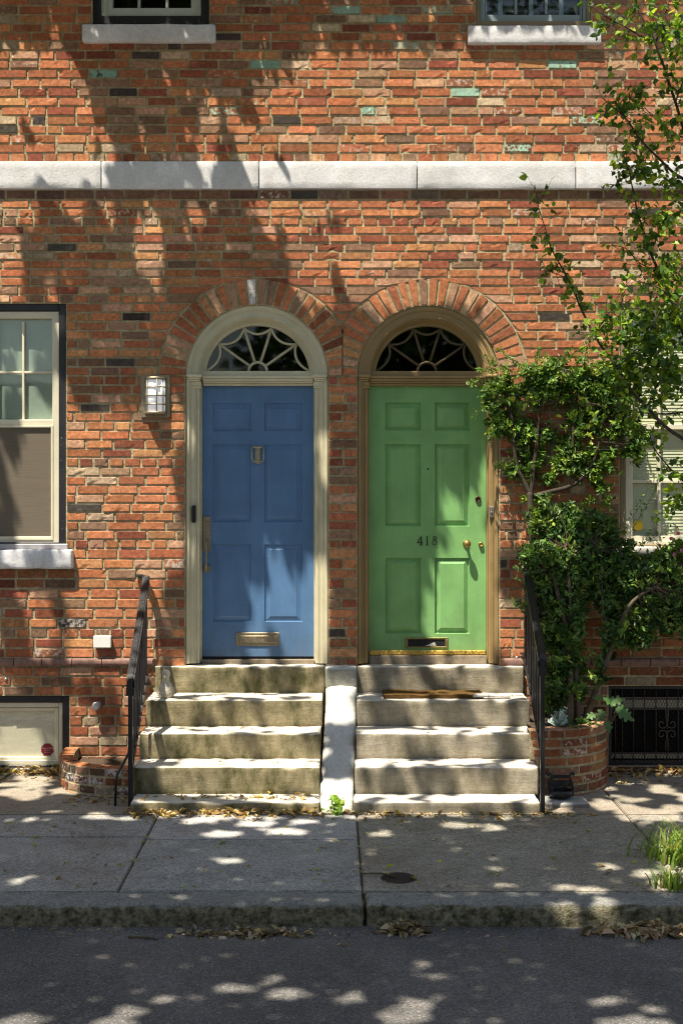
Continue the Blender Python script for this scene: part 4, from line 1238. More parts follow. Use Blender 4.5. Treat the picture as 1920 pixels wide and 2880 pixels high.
# drain cover in the pavement, and the stick across it
t = thing('drain_cover', 'small round iron drain cover set in the pavement', 'drain cover', (.352, -2.44, -.034))
mb = MB(); cx, cy = .36, -2.44
def gz(y): return SL * y
mb.lathe((cx, cy, gz(cy) - .02), (0, 0, 1), [(0, .095), (.0195, .095), (.022, .088), (.0185, .084), (.0185, 0)], 28); mb.build('rim', M['rust'], t)
for k in range(-4, 5):
    h = math.sqrt(max(.082 ** 2 - (k * .017) ** 2, 0)); mb = MB(); mb.box(cx - h, cx + h, cy + k * .017 - .0045, cy + k * .017 + .0045, gz(cy) - .012, gz(cy) + .002, .002); mb.build('rib', M['rust'], t)
def twig(name, label, pts, r):
    mb = MB(); mb.tube(pts, r, 6); tag(mb.build(name, M['barkpale']), label, 'twig')
twig('twig', 'thin dry twig lying across the drain cover', [(.16, -2.40, gz(-2.4) + .008), (.22, -2.41, gz(-2.4) + .012), (.27, -2.415, gz(-2.4) + .014), (.34, -2.455, gz(-2.4) + .012)], [.004, .005, .006, .007])
twig('twig', 'dark twig lying in the gutter below the left slab', [(-.98, -3.03, -.142), (-.90, -3.05, -.138), (-.83, -3.07, -.14)], [.005, .007, .003])

# ------------------------------------------------------------------ foliage tools
def unit(a): return a / (np.linalg.norm(a, axis=-1, keepdims=True) + 1e-9)
def leaf_arrays(P, Dr, N, L, Wd, fold=.25, droop=.15):
    """P base points, Dr directions, N normals, L lengths, Wd half width ratio"""
    n = len(P); Dr = unit(Dr); N = unit(N - (N * Dr).sum(1, keepdims=True) * Dr); S = np.cross(Dr, N)
    L = np.broadcast_to(np.asarray(L, float), (n,))[:, None]; w = L * np.broadcast_to(np.asarray(Wd, float), (n,))[:, None]
    v = [P, P + Dr * L * .32 + S * w + N * w * fold, P + Dr * L * .68 + S * w * .78 + N * w * fold - N * L * droop * .4, P + Dr * L - N * L * droop,
         P + Dr * L * .68 - S * w * .78 + N * w * fold - N * L * droop * .4, P + Dr * L * .32 - S * w + N * w * fold]
    V = np.stack(v, 1).reshape(-1, 3)
    b = np.arange(n)[:, None] * 6
    F = np.concatenate([b + np.array([[0, 1, 2, 3]]), b + np.array([[0, 3, 4, 5]])], 1).reshape(-1, 4)
    return V, F
def leaf_mesh(name, sets, mat, parent, label=None):
    Vs, Fs, Cs, o = [], [], [], 0
    for (V, F, C) in sets:
        Vs.append(V); Fs.append(F + o); Cs.append(np.repeat(C, 6, 0)); o += len(V)
    return np_mesh(name, np.vstack(Vs), np.vstack(Fs), mat, parent, False, {'lcol': np.vstack(Cs)}, label=label)
def rdir(n, up=0.0):
    d = rng.normal(0, 1, (n, 3)); d = unit(d); d[:, 2] += up; return unit(d)
def leaf_cols(n, pal, wts=None, var=.25):
    pal = np.array(pal); k = rng.choice(len(pal), n, p=wts); return pal[k] * rng.uniform(1 - var, 1 + var, (n, 1)) * rng.uniform(.92, 1.08, (n, 3))

def rosettes(C, axis, per, L, wd, pal, wts, stem=.05):
    """clusters of leaves around short shoots"""
    n = len(C); m = per
    ax = unit(axis)
    P = np.repeat(C, m, 0); A = np.repeat(ax, m, 0)
    t = rng.uniform(-1, .2, n * m)[:, None] * stem
    r = unit(rng.normal(0, 1, (n * m, 3))); r = unit(r - (r * A).sum(1, keepdims=True) * A)
    Dr = unit(A * rng.uniform(.15, .9, (n * m, 1)) + r)
    N = unit(A + rng.normal(0, .35, (n * m, 3)) + np.array([-.1, -.25, .3]))
    ln = L * rng.uniform(.6, 1.25, n * m)
    V, F = leaf_arrays(P + A * t, Dr, N, ln, wd)
    base = leaf_cols(n, pal, wts, .2)
    return V, F, np.repeat(base, m, 0) * rng.uniform(.8, 1.2, (n * m, 1))

def blob_points(ells, dens, flat=1.0):
    """ells: (px, py, rx, ry, Y, ry_depth, weight) ; uneven points filling the lumps"""
    out = []
    for px, py, rx, ry, Y, dy, wgt in ells:
        Y *= flat; dy *= flat
        c = P3(px, py, Y); s = (D + Y) / D / PXM
        n = int(dens * rx * ry * wgt / 1000)
        k = 0
        p = rng.normal(0, 1, (n * 6, 3)); p = unit(p) * (rng.random((n * 6, 1)) ** .42)
        q = np.array(c) + p * np.array([rx * s, dy, ry * s])
        keep = np.array([mnoise.noise(Vector(v) * 7.0) + .5 * mnoise.noise(Vector(v) * 17.0) for v in q]) > rng.uniform(-.35, .25, len(q))
        out.append(q[keep][:n])
    return np.vstack(out)

def poly(pts, Y, sag=0):
    if not hasattr(Y, '__len__'): Y = [Y] * len(pts)
    return [P3(a, b, y) for (a, b), y in zip(pts, Y)]
def smooth_path(p, k=3):
    out = []
    n = len(p)
    for i in range(n - 1):
        p0, p1, p2, p3 = p[max(i - 1, 0)], p[i], p[i + 1], p[min(i + 2, n - 1)]
        for j in range(k):
            t = j / k
            out.append(.5 * ((2 * p1) + (p2 - p0) * t + (2 * p0 - 5 * p1 + 4 * p2 - p3) * t * t + (3 * p1 - p0 - 3 * p2 + p3) * t ** 3))
    out.append(p[-1]); return out
def limb(mb, pts, r0, r1, seg=7, wob=.006):
    pts = smooth_path(pts, 4); n = len(pts)
    pts = [p + Vector((vnoise(p, 6), vnoise(p + Vector((9, 0, 0)), 6), 0)) * wob for p in pts]
    mb.tube(pts, [r0 + (r1 - r0) * i / (n - 1) for i in range(n)], seg)
    return pts
def nearest_twigs(mb, C, src, every, r=.0025):
    S = np.array([list(p) for p in src])
    for c in C[::every]:
        d = np.linalg.norm(S - c, axis=1) ; j = int(np.argmin(d + rng.uniform(0, .08, len(d))))
        a, b = Vector(S[j]), Vector(c)
        if (a - b).length > .6: continue
        m = a.lerp(b, .5) + Vector(rng.normal(0, .02, 3))
        mb.tube([a, m, b], [r * 1.5, r, r * .6], 4, cap=False)

def shoots(C, n, lo, hi, steps=6, bias=(-.1, -.35, .35)):
    ctr = C[rng.integers(0, len(C), n)]
    d = unit(rng.normal(0, .9, (n, 3)) * np.array([1, .5, 1]) + np.array(bias)); ln = rng.uniform(lo, hi, (n, 1))
    return np.vstack([ctr + d * ln * (k + 1) / steps + rng.normal(0, .004, (n, 3)) for k in range(steps)]), np.vstack([d] * steps)
GREEN = [(.085, .170, .028), (.140, .240, .036), (.045, .098, .024), (.260, .360, .045)]
# ---- espaliered shrub against the wall ----------------------------
sh = thing('evergreen_shrub', 'dark evergreen shrub trained up the wall beside the green door', 'shrub', (1.55, -.25, .42))
mb = MB(); src = []
src += limb(mb, poly([(1625, 2045), (1590, 1980), (1560, 1850), (1530, 1740), (1510, 1620), (1497, 1520), (1490, 1440), (1488, 1385)], [-.30, -.28, -.25, -.22, -.2, -.17, -.14, -.12]), .030, .022)
src += limb(mb, poly([(1488, 1390), (1470, 1350), (1452, 1310), (1446, 1260), (1440, 1190), (1425, 1110)], -.12), .018, .006)
src += limb(mb, poly([(1490, 1400), (1498, 1340), (1505, 1270), (1515, 1180), (1530, 1090), (1550, 1040)], -.12), .016, .005)
src += limb(mb, poly([(1500, 1395), (1550, 1382), (1600, 1368), (1632, 1345), (1665, 1300), (1690, 1220), (1700, 1120)], -.12), .020, .006)
src += limb(mb, poly([(1612, 1362), (1608, 1290), (1612, 1210), (1620, 1120), (1640, 1060)], -.12), .012, .004)
ell = [(1400, 1115, 45, 48, -.16, .09, 1), (1470, 1095, 70, 58, -.18, .12, 1.1), (1560, 1075, 85, 60, -.2, .13, 1.15), (1650, 1085, 90, 62, -.2, .14, 1.1), (1720, 1120, 60, 60, -.2, .12, .9),
       (1405, 1185, 40, 50, -.15, .07, .9), (1450, 1200, 45, 60, -.15, .08, .7), (1500, 1250, 50, 60, -.15, .08, .5), (1480, 1315, 55, 45, -.15, .08, .55), (1530, 1350, 40, 25, -.15, .07, .5),
       (1640, 1180, 60, 60, -.18, .09, .6), (1620, 1290, 75, 50, -.16, .09, .65), (1680, 1290, 60, 50, -.16, .09, .75), (1580, 1230, 45, 40, -.16, .08, .45), (1765, 1215, 50, 55, -.2, .1, .9), (1790, 1260, 40, 45, -.2, .09, .8), (1650, 1340, 50, 30, -.16, .08, .7), (1440, 1320, 35, 22, -.14, .06, .4), (1490, 1400, 25, 45, -.15, .06, .25), (1700, 1390, 50, 35, -.15, .07, .25), (1720, 1060, 60, 50, -.2, .1, .8), (1580, 1010, 60, 25, -.18, .08, .5)]
C = blob_points(ell, 31, .55)
spr = []
for (a, b) in (((1420, 1070), (1312, 1073)), ((1400, 1050), (1348, 1035)), ((1440, 1050), (1352, 1005)), ((1410, 1130), (1315, 1165)), ((1500, 1040), (1512, 975)), ((1560, 1030), (1600, 985)), ((1470, 1040), (1410, 985)), ((1420, 1310), (1390, 1312)), ((1640, 1030), (1660, 930)), ((1390, 1200), (1372, 1240))):
    A, B = P3(*a, -.2), P3(*b, -.26)
    pts = [A.lerp(B, k / 6) + Vector((0, 0, .02 * math.sin(k))) for k in range(7)]; mb.tube(pts, [.003 - .0003 * k for k in range(7)], 4)
    for k in range(14): spr.append(list(A.lerp(B, .1 + .9 * k / 13) + Vector(rng.normal(0, .006, 3))))
nearest_twigs(mb, C, src, 7)
mb.build('stem', M['bark'], sh)
spr = np.array(spr)
S_, A_ = shoots(C, 170, .05, .17)
sets = [rosettes(S_, A_, 3, .040, .21, GREEN, [.4, .3, .15, .15]), rosettes(C, unit(rng.normal(0, .6, (len(C), 3)) + np.array([-.1, -.55, .35])), 8, .043, .22, GREEN, [.38, .24, .29, .09]),
        rosettes(spr, unit(rng.normal(0, .5, (len(spr), 3)) + np.array([-.7, -.2, .2])), 4, .032, .2, GREEN[:2] + [(.13, .22, .04)], [.3, .4, .3])]
leaf_mesh('foliage', sets, M['sleaf'], sh)

# ---- lower shrub out of the planter -------------------------------
sh = thing('evergreen_shrub', 'broad dark evergreen shrub spilling over the planter and railing', 'shrub', (1.75, -.3, .42))
mb = MB(); src = []
src += limb(mb, poly([(1628, 2040), (1622, 1950), (1612, 1850), (1603, 1760), (1600, 1650), (1590, 1540)], [-.4, -.4, -.38, -.36, -.33, -.3]), .022, .010)
src += limb(mb, poly([(1600, 2040), (1605, 1960), (1600, 1880), (1595, 1790), (1570, 1680), (1550, 1600)], [-.42, -.42, -.4, -.38, -.35, -.3]), .028, .012)
src += limb(mb, poly([(1640, 2040), (1668, 1960), (1690, 1895), (1715, 1830), (1740, 1760), (1780, 1690), (1840, 1650)], [-.38, -.38, -.36, -.36, -.36, -.36, -.36]), .026, .010)
src += limb(mb, poly([(1715, 1830), (1700, 1740), (1690, 1640), (1690, 1540)], -.32), .012, .005)
ell = [(1530, 1500, 45, 48, -.3, .1, .9), (1600, 1480, 75, 45, -.28, .12, .95), (1680, 1490, 70, 50, -.28, .12, 1), (1560, 1570, 75, 70, -.33, .14, 1.05), (1650, 1570, 80, 75, -.33, .14, 1.1), (1730, 1580, 70, 70, -.34, .15, 1.1), (1790, 1620, 75, 60, -.36, .15, 1.1), (1850, 1650, 65, 60, -.36, .14, 1.1), (1905, 1690, 50, 60, -.36, .12, .9), (1960, 1700, 50, 60, -.36, .12, .9),
       (1530, 1640, 55, 60, -.35, .12, .8), (1580, 1700, 55, 70, -.38, .1, .8), (1770, 1700, 80, 70, -.36, .13, 1.15), (1850, 1730, 70, 55, -.36, .12, 1.1), (1720, 1690, 45, 55, -.34, .1, .7), (1790, 1780, 60, 40, -.36, .1, .8), (1740, 1770, 40, 45, -.36, .1, .7), (1920, 1770, 40, 25, -.36, .1, .5),
       (1640, 1640, 70, 45, -.34, .1, .8), (1700, 1640, 60, 40, -.34, .1, .8), (1850, 1600, 60, 40, -.36, .1, .7), (1500, 1560, 35, 50, -.3, .08, .7), (1600, 1720, 60, 60, -.36, .08, .6), (1540, 1800, 35, 60, -.4, .07, .6), (1570, 1960, 40, 50, -.42, .07, .5), (1520, 1440, 40, 40, -.24, .08, .6), (1590, 1760, 50, 60, -.52, .07, .7), (1600, 1860, 45, 60, -.54, .07, .6), (1605, 1940, 40, 40, -.56, .06, .5), (1690, 1880, 28, 40, -.5, .05, .5), (1560, 1880, 35, 60, -.54, .06, .6), (1720, 1790, 40, 40, -.5, .06, .6), (1620, 1440, 70, 28, -.26, .08, .6), (1590, 1800, 50, 45, -.4, .08, .55), (1560, 1890, 35, 45, -.4, .07, .6), (1610, 1880, 35, 45, -.4, .07, .6), (1720, 1820, 25, 30, -.34, .06, .5), (1545, 1960, 25, 30, -.45, .06, .5), (1500, 1720, 25, 45, -.3, .06, .5)]
C = blob_points(ell, 33, .75)
nearest_twigs(mb, C, src, 9)
for (a, b) in (((1770, 1500), (1865, 1330)), ((1790, 1560), (1860, 1420)), ((1800, 1530), (1905, 1480)), ((1750, 1500), (1830, 1360))):
    A, B = P3(*a, -.3), P3(*b, -.2); mb.tube([A, A.lerp(B, .5) + Vector((.01, -.02, .01)), B], [.002, .0016, .001], 4)
mb.build('stem', M['barkpale'], sh)
DG = [(.072, .150, .034), (.125, .220, .045), (.038, .085, .026), (.235, .330, .05)]
sp = []
for (a, b) in (((1770, 1500), (1865, 1330)), ((1790, 1560), (1860, 1420)), ((1800, 1530), (1905, 1480)), ((1750, 1500), (1830, 1360)), ((1900, 1780), (1990, 1750)), ((1470, 1700), (1440, 1690))):
    A, B = P3(*a, -.3), P3(*b, -.2)
    for k in range(12): sp.append(list(A.lerp(B, k / 11) + Vector(rng.normal(0, .008, 3))))
sp = np.array(sp)
S_, A_ = shoots(C, 260, .05, .20, bias=(.2, -.35, .2))
sets = [rosettes(S_, A_, 3, .043, .21, DG, [.4, .32, .13, .15]), rosettes(C, unit(rng.normal(0, .55, (len(C), 3)) + np.array([.15, -.55, .35])), 8, .046, .22, DG, [.38, .24, .30, .08]), rosettes(sp, unit(rng.normal(0, .6, (len(sp), 3)) + np.array([.3, -.2, .5])), 3, .03, .22, DG[:2] + [(.12, .2, .04)], [.3, .4, .3])]
leaf_mesh('foliage', sets, M['sleaf'], sh)

# ---- young street tree at the right -------------------------------
TY = -1.0
tr = thing('young_tree', 'slender young tree with heart shaped leaves reaching over the right window', 'tree', (2.75, -1.05, 0))
mb = MB(); src = []
trunk = [Vector((2.75, -1.05, -.04)), Vector((2.72, -1.05, .8)), Vector((2.76, -1.04, 1.6)), Vector((2.70, -1.03, 2.3)), Vector((2.72, -1.02, 3.2)), Vector((2.66, -1.0, 4.2)), Vector((2.60, -1.0, 5.2)), Vector((2.55, -1.0, 6.0))]
tks = limb(mb, trunk, .055, .018, 9)
mb.build('trunk', M['bark'], tr)
BR = [([(2080, 1080), (1990, 1010), (1930, 950), (1896, 891), (1879, 826), (1852, 765), (1825, 700), (1802, 627), (1791, 597), (1777, 528), (1768, 486), (1754, 444)], .015, .003),
      ([(2060, 700), (1980, 500), (1930, 390), (1913, 340), (1898, 291), (1879, 230), (1856, 161), (1840, 115), (1817, 73), (1791, 23), (1783, -30)], .014, .004),
      ([(1842, 118), (1791, 96), (1745, 69), (1714, 54), (1680, 32), (1634, -5)], .006, .002),
      ([(1842, 118), (1860, 65), (1875, 19), (1890, -40)], .006, .003),
      ([(2070, 640), (1980, 540), (1919, 501), (1894, 486), (1856, 451), (1825, 421), (1798, 390), (1764, 340), (1730, 306), (1695, 275)], .013, .0025),
      ([(2085, 1330), (1990, 1270), (1909, 1228), (1854, 1188), (1814, 1145), (1774, 1097), (1735, 1034), (1695, 983), (1668, 939), (1632, 868), (1619, 834), (1596, 784), (1569, 738), (1546, 689), (1531, 643), (1517, 593), (1504, 520)], .014, .002),
      ([(1990, 1150), (1917, 1160), (1854, 1164), (1774, 1157), (1695, 1141), (1616, 1129), (1510, 1125), (1458, 1105)], .007, .002),
      ([(1800, 1190), (1826, 1216), (1838, 1259), (1865, 1299), (1897, 1330), (1930, 1352), (1990, 1360)], .003, .007),
      ([(1764, 340), (1740, 300), (1760, 270), (1790, 240)], .003, .002), ([(1825, 421), (1800, 440), (1770, 420), (1730, 390)], .004, .002), ([(1852, 765), (1800, 740), (1760, 700), (1720, 690)], .004, .002), ([(1879, 826), (1830, 800), (1780, 790)], .004, .002),
      ([(1596, 784), (1560, 770), (1530, 760)], .003, .0015), ([(1668, 939), (1700, 900), (1740, 860), (1760, 800)], .004, .002), ([(1735, 1034), (1790, 980), (1830, 930), (1850, 880)], .005, .002), ([(1814, 1145), (1850, 1080), (1880, 1020), (1900, 960)], .005, .002), ([(1930, 390), (1880, 370), (1840, 330), (1810, 300)], .005, .002), ([(1898, 291), (1920, 220), (1940, 150)], .005, .002)]
mb = MB()
lc, ld = [], []
for i, (pts, r0, r1) in enumerate(BR):
    ys = [TY + .12 * math.sin(i * 2.1 + k * .35) for k in range(len(pts))]
    P_ = poly(pts, ys)
    if pts[0][0] > 1950:
        tz = P_[0].z - .10; P_ = [min(tks, key=lambda v: abs(v.z - tz))] + P_
    elif pts[-1][0] > 1970:
        tz = P_[-1].z - .10; P_ = P_ + [min(tks, key=lambda v: abs(v.z - tz))]
    q = limb(mb, P_, r0, r1, 6, .01)
    q = [v for v in q]
    n = len(q)
    f0 = 0.30 if len(pts) > 8 else 0.0
    for k in range(int(n * f0), n):
        for _ in range(2):
            if rng.random() < .66:
                o = Vector(rng.normal(0, 1, 3)); o.y *= .8; o.z -= .1; o.normalize()
                ln = rnd(.05, .20)
                e = q[k] + o * ln
                mb.tube([q[k], q[k].lerp(e, .5) + Vector((0, 0, -.008)), e], [.0022, .0017, .001], 4, cap=False)
                for m in range(int(2 + ln * 18)):
                    lc.append(list(q[k].lerp(e, rnd(.3, 1.05)))); ld.append(list(o * .5 + Vector(rng.normal(0, .7, 3))))
mb.build('branch', M['bark'], tr)
ell = [(1830, 950, 100, 90, TY, .16, .8), (1900, 880, 70, 110, TY, .2, .6), (1890, 1050, 70, 90, TY, .2, .75), (1800, 1080, 90, 60, TY, .15, .9), (1745, 1000, 70, 60, TY, .12, .6), (1908, 120, 40, 130, TY, .15, .8), (1850, 640, 70, 90, TY, .15, .55), (1890, 760, 60, 80, TY, .15, .7), (1905, 1390, 28, 34, TY, .08, 1.2), (1885, 1440, 22, 18, TY, .06, 1.1), (1800, 480, 60, 60, TY, .12, .5), (1890, 560, 50, 90, TY, .12, .5), (1760, 880, 60, 50, TY, .1, .45), (1700, 900, 50, 40, TY, .1, .35), (1820, 1000, 90, 90, TY, .14, .5), (2190, 500, 120, 260, TY, .25, .35), (2170, 60, 90, 200, TY, .2, .4), (2210, 950, 90, 120, TY, .2, .3), (1770, 280, 60, 40, TY, .1, .35), (1720, 330, 50, 40, TY, .1, .3)]
C = blob_points(ell, 26)
for c in C:
    for _ in range(2): lc.append(list(np.array(c) + rng.normal(0, .03, 3))); ld.append(list(rng.normal(0, 1, 3)))
lc, ld = np.array(lc), np.array(ld)
ld[:, 2] -= .45
N = unit(rng.normal(0, .75, (len(lc), 3)) + np.array([-.15, -.5, .55]))
V, F = leaf_arrays(lc, ld, N, .046 * rng.uniform(.5, 1.3, len(lc)), .38, .18, .12)
cols_ = leaf_cols(len(lc), [(.070, .145, .024), (.150, .245, .034), (.280, .380, .048), (.042, .092, .022)], [.34, .30, .20, .16])
leaf_mesh('crown', [(V, F, cols_)], M['leaf'], tr)

# ---- window box with flowers --------------------------------------
t = thing('window_box', 'dark red window box hung under the right window', 'window box', P3(1930, 1640, -.2))
mb = MB(); (xa, za), (xb, zb) = U(1848, 1655, -.25), U(2090, 1585, -.25)
for a in ((xa, xb, -.26, -.24), (xa, xb, -.09, -.07)): mb.box(a[0], a[1], a[2], a[3], za, zb, .004)
mb.box(xa, xa + .02, -.24, -.09, za, zb, .003); mb.box(xb - .02, xb, -.24, -.09, za, zb, .003); mb.box(xa + .02, xb - .02, -.24, -.09, za, za + .02)
mb.build('box', M['boxred'], t)
mb = MB(); mb.quad([(xa + .02, -.24, zb - .02), (xb - .02, -.24, zb - .02), (xb - .02, -.09, zb - .02), (xa + .02, -.09, zb - .02)]); mb.build('soil', M['soil'], t)
for px in (1880, 2050):
    mb = MB(); p = P3(px, 1590, -.07); mb.box(p.x - .012, p.x + .012, -.235, .002, za - .012, za - .002, .002); mb.build('bracket', M['iron'], t)
t = thing('petunia', 'pink petunias with pale green leaves in the window box', 'flowers', P3(1920, 1590, -.17))
C = blob_points([(1880, 1565, 45, 30, -.18, .08, 1.2), (1925, 1555, 45, 40, -.18, .08, 1.3), (1990, 1560, 60, 40, -.18, .08, 1.2), (1850, 1580, 28, 16, -.2, .06, .9), (1900, 1600, 50, 18, -.24, .04, .9)], 60)
leaf_mesh('foliage', [rosettes(C, unit(rng.normal(0, .6, (len(C), 3)) + np.array([-.1, -.4, .6])), 7, .034, .26, [(.13, .22, .04), (.20, .28, .05), (.08, .15, .03)], [.4, .35, .25])], M['leaf'], t)
for px, py in ((1915, 1548), (1905, 1500), (1886, 1515), (1930, 1520), (1960, 1540), (1895, 1560)):
    c = np.array(P3(px, py, -.26)); n = 6
    a = np.arange(n) * 2 * math.pi / n
    Dr = np.stack([np.cos(a), np.full(n, -.35), np.sin(a)], 1)
    V, F = leaf_arrays(np.repeat(c[None], n, 0), Dr, np.tile([[0, -1, .2]], (n, 1)), .018, .5, .1, .1)
    leaf_mesh('flower', [(V, F, leaf_cols(n, [(.55, .14, .36), (.60, .22, .42)], None, .12))], M['petal'], t)

# ---- small plants ------------------------------------------------
t = thing('silver_plant', 'small silvery dusty leaved plant in the tall planter', 'plant', P3(1572, 2040, -.60))
sets = []
for k in range(22):
    a = P3(1572, 2044, -.60); e = P3(1572 + rnd(-28, 28), 2010 + rnd(-20, 24), -.60 + rnd(-.06, .06))
    m = 9; tt = np.linspace(.35, 1, m)
    P = np.array([list(a.lerp(e, x)) for x in tt]); d = np.array(list((e - a).normalized()))
    sd = np.where(np.arange(m) % 2, 1, -1)[:, None] * np.array([[.8, 0, .3]])
    V, F = leaf_arrays(P, d[None] * .6 + sd, np.tile([[0, -1, .5]], (m, 1)) + rng.normal(0, .2, (m, 3)), .019, .34); sets.append((V, F, leaf_cols(m, [(.34, .44, .42), (.42, .52, .48)], None, .12)))
leaf_mesh('foliage', sets, M['litter'], t)
mb = MB()
for k in range(4): mb.tube([P3(1572, 2046, -.60), P3(1565 + k * 5, 2020, -.60), P3(1556 + k * 11, 2000, -.6)], .003, 5)
mb.build('stem', M['sleaf'] if False else M['barkpale'], t)

def lobed_leaf(mb, c, d, nrm, L, lobes=5):
    d = Vector(d).normalized(); nrm = Vector(nrm).normalized(); s = d.cross(nrm).normalized(); nrm = s.cross(d)
    prof = [(0, .0), (-.06, .16), (.10, .40), (.22, .46), (.28, .24), (.36, .22), (.48, .44), (.60, .42), (.62, .18), (.70, .15), (.85, .14), (1.0, 0)]
    mid = [mb.bm.verts.new(Vector(c) + d * L * u) for u in (0, .33, .66, 1.0)]
    for sg in (-1, 1):
        ed = [mb.bm.verts.new(Vector(c) + d * L * u + s * sg * L * v * .95 + nrm * (L * .12 * v) - nrm * L * .12 * u * u) for u, v in prof[1:-1]]
        ring = [mid[0]] + ed + [mid[3], mid[2], mid[1]]
        if sg < 0: ring = ring[::-1]
        mb.bm.faces.new(ring)
def simple_leafy(name, label, cat, base, leaves_, colr, stems=True, lobed=True):
    t = thing(name, label, cat, base)
    mb = MB(); ms = MB()
    for (px, py, Y, ang, tilt, L) in leaves_:
        e = P3(px, py, Y); d = Vector((math.cos(R(ang)), -.35, math.sin(R(ang))))
        ms.tube([Vector(base), Vector(base).lerp(e, .5) + Vector((0, -.01, .03)), e], [.004, .003, .002], 5)
        lobed_leaf(mb, e, d, (.1 * math.cos(ang), -.75, .65 + tilt), L)
    o = mb.build('leaves', colr, t)
    a = o.data.color_attributes.new('lcol', 'FLOAT_COLOR', 'POINT')
    ms.build('stem', M['barkpale'], t)
    return o
M['mulb'] = mat_leaf('mulberry_leaf', .3)
def paint_leaves(o, c):
    a = o.data.color_attributes['lcol']; arr = np.tile(np.array([*c, 1], np.float32), (len(o.data.vertices), 1)); arr[:, :3] *= rng.uniform(.85, 1.15, (len(arr), 1)); a.data.foreach_set('color', arr.ravel().astype(np.float32))
o = simple_leafy('weed', 'young weed with big lobed leaves hanging over the corner of the tall planter', 'weed', P3(1715, 2045, -.45),
    [(1722, 1978, -.5, 150, 0, .095), (1718, 1975, -.5, 20, .1, .10), (1735, 1990, -.55, -38, 0, .11), (1742, 2004, -.62, -28, 0, .11), (1695, 2000, -.55, 230, 0, .085), (1670, 2010, -.52, 200, .1, .07), (1705, 2030, -.6, -80, 0, .08), (1690, 1965, -.42, 170, .2, .07)], M['mulb'])
paint_leaves(o, (.085, .17, .055))
def leaf_tuft(name, label, cat, c, n, spread, hgt, L, wd, pal, mat):
    t = thing(name, label, cat, c)
    P = np.array(c) + np.stack([rng.normal(0, spread, n), rng.normal(0, spread * .6, n), rng.uniform(.01, hgt, n)], 1)
    V, F = leaf_arrays(P, rdir(n, .1), unit(rng.normal(0, .5, (n, 3)) + np.array([0, -.5, .7])), L * rng.uniform(.6, 1.3, n), wd, .15, .2)
    leaf_mesh('foliage', [(V, F, leaf_cols(n, pal))], mat, t)
    mb = MB()
    for k in range(5): mb.tube([Vector(c), Vector(P[k % n])], .0022, 5)
    mb.build('stem', M['barkpale'], t)
leaf_tuft('weed', 'bright green weed growing at the foot of the cheek wall', 'weed', (.030, -1.165, -.018), 46, .028, .105, .040, .42, [(.26, .40, .06), (.18, .32, .05), (.34, .46, .08)], M['leaf'])
leaf_tuft('weed', 'low green seedlings at the front edge of the tall planter', 'weed', P3(1630, 2046, -.66), 40, .06, .05, .035, .3, [(.05, .11, .025), (.08, .16, .03)], M['leaf'])
leaf_tuft('weed', 'small green weed sprouting in the gutter at the kerb', 'weed', tuple(P3(1424, 2606, -2.9)), 9, .008, .07, .035, .14, [(.06, .12, .03), (.10, .16, .04)], M['leaf'])

def grass(name, label, c, n, h, spread):
    t = thing(name, label, 'grass', c)
    sets = []
    V, F, C, o = [], [], [], 0
    for k in range(n):
        b = np.array(c) + np.array([rng.normal(0, spread), rng.normal(0, spread * .8), 0]); a = rnd(0, 2 * math.pi); hh = h * rnd(.5, 1.15); bend = rnd(.25, 1.0) * hh; w = rnd(.004, .010)
        d = np.array([math.cos(a), math.sin(a), 0]); s = np.array([-d[1], d[0], 0])
        cc = np.array(random.choice([(.16, .27, .045), (.22, .32, .06), (.10, .18, .035), (.30, .27, .10)])) * rnd(.8, 1.2)
        for j in range(5):
            u = j / 4; p = b + d * bend * u ** 1.8 + np.array([0, 0, hh * (u - .35 * u ** 3)]); ww = w * (1 - u) + .0006
            V += [p + s * ww, p - s * ww]; C += [cc, cc]
            if j: F.append((o + 2 * j - 2, o + 2 * j - 1, o + 2 * j + 1, o + 2 * j))
        o += 10
    np_mesh('blades', np.array(V), np.array(F), M['leaf'], t, False, {'lcol': np.array(C)})
grass('grass_tuft', 'larger bright grass tuft growing through the pavement near the kerb', (1.93, -2.15, -.03), 190, .26, .085)
grass('grass_tuft', 'smaller grass tuft on the pavement edge in front of the larger tuft', (1.77, -2.60, -.037), 90, .14, .038)

# ------------------------------------------------------------------ fallen leaves
def litter(name, label, pts, L, pal=None):
    P = np.array(pts); n = len(P)
    N = unit(rng.normal(0, .38, (n, 3)) + np.array([0, 0, 1])); Dr = rng.normal(0, 1, (n, 3)); Dr[:, 2] *= .25
    V, F = leaf_arrays(P, Dr, N, L * np.clip(rng.lognormal(-.2, .45, n), .25, 1.9), rng.uniform(.12, .36, n), .4, .3)
    c = leaf_cols(n, pal or [(.46, .34, .15), (.36, .24, .10), (.20, .13, .065), (.52, .43, .26), (.55, .42, .10)], [.32, .28, .2, .14, .06], .25)
    V[:, 2] = V[:, 2]
    o = leaf_mesh(name, [(V, F, c)], M['litter'], None)
    tag(o, label, 'leaf litter', kind='stuff')
def strip(n, x0, x1, y0, y1, z, hz=.02, clump=0):
    x = rnd(x0, x1, n)
    if clump: x = x + .06 * np.sin(x * 9)
    y = y0 + (y1 - y0) * rng.random(n) ** 1.6
    return np.stack([x, y, (SL * y if z is None else z) + rng.uniform(.004, hz, n)], 1)
litter('leaf_litter', 'dry tan leaves gathered along the foot of the mossy steps', np.vstack([strip(230, -1.30, -.06, -1.145, -1.235, None, .03), strip(60, -1.35, .1, -1.15, -1.32, None, .012), strip(70, -1.2, -.1, -1.06, -.93, .052, .012)]), .045)
litter('leaf_litter', 'thin line of fallen leaves along the foot of the grey steps', np.vstack([strip(150, .10, 1.55, -1.145, -1.25, None, .014), strip(90, .15, 1.7, -1.16, -1.42, None, .008)]), .035)
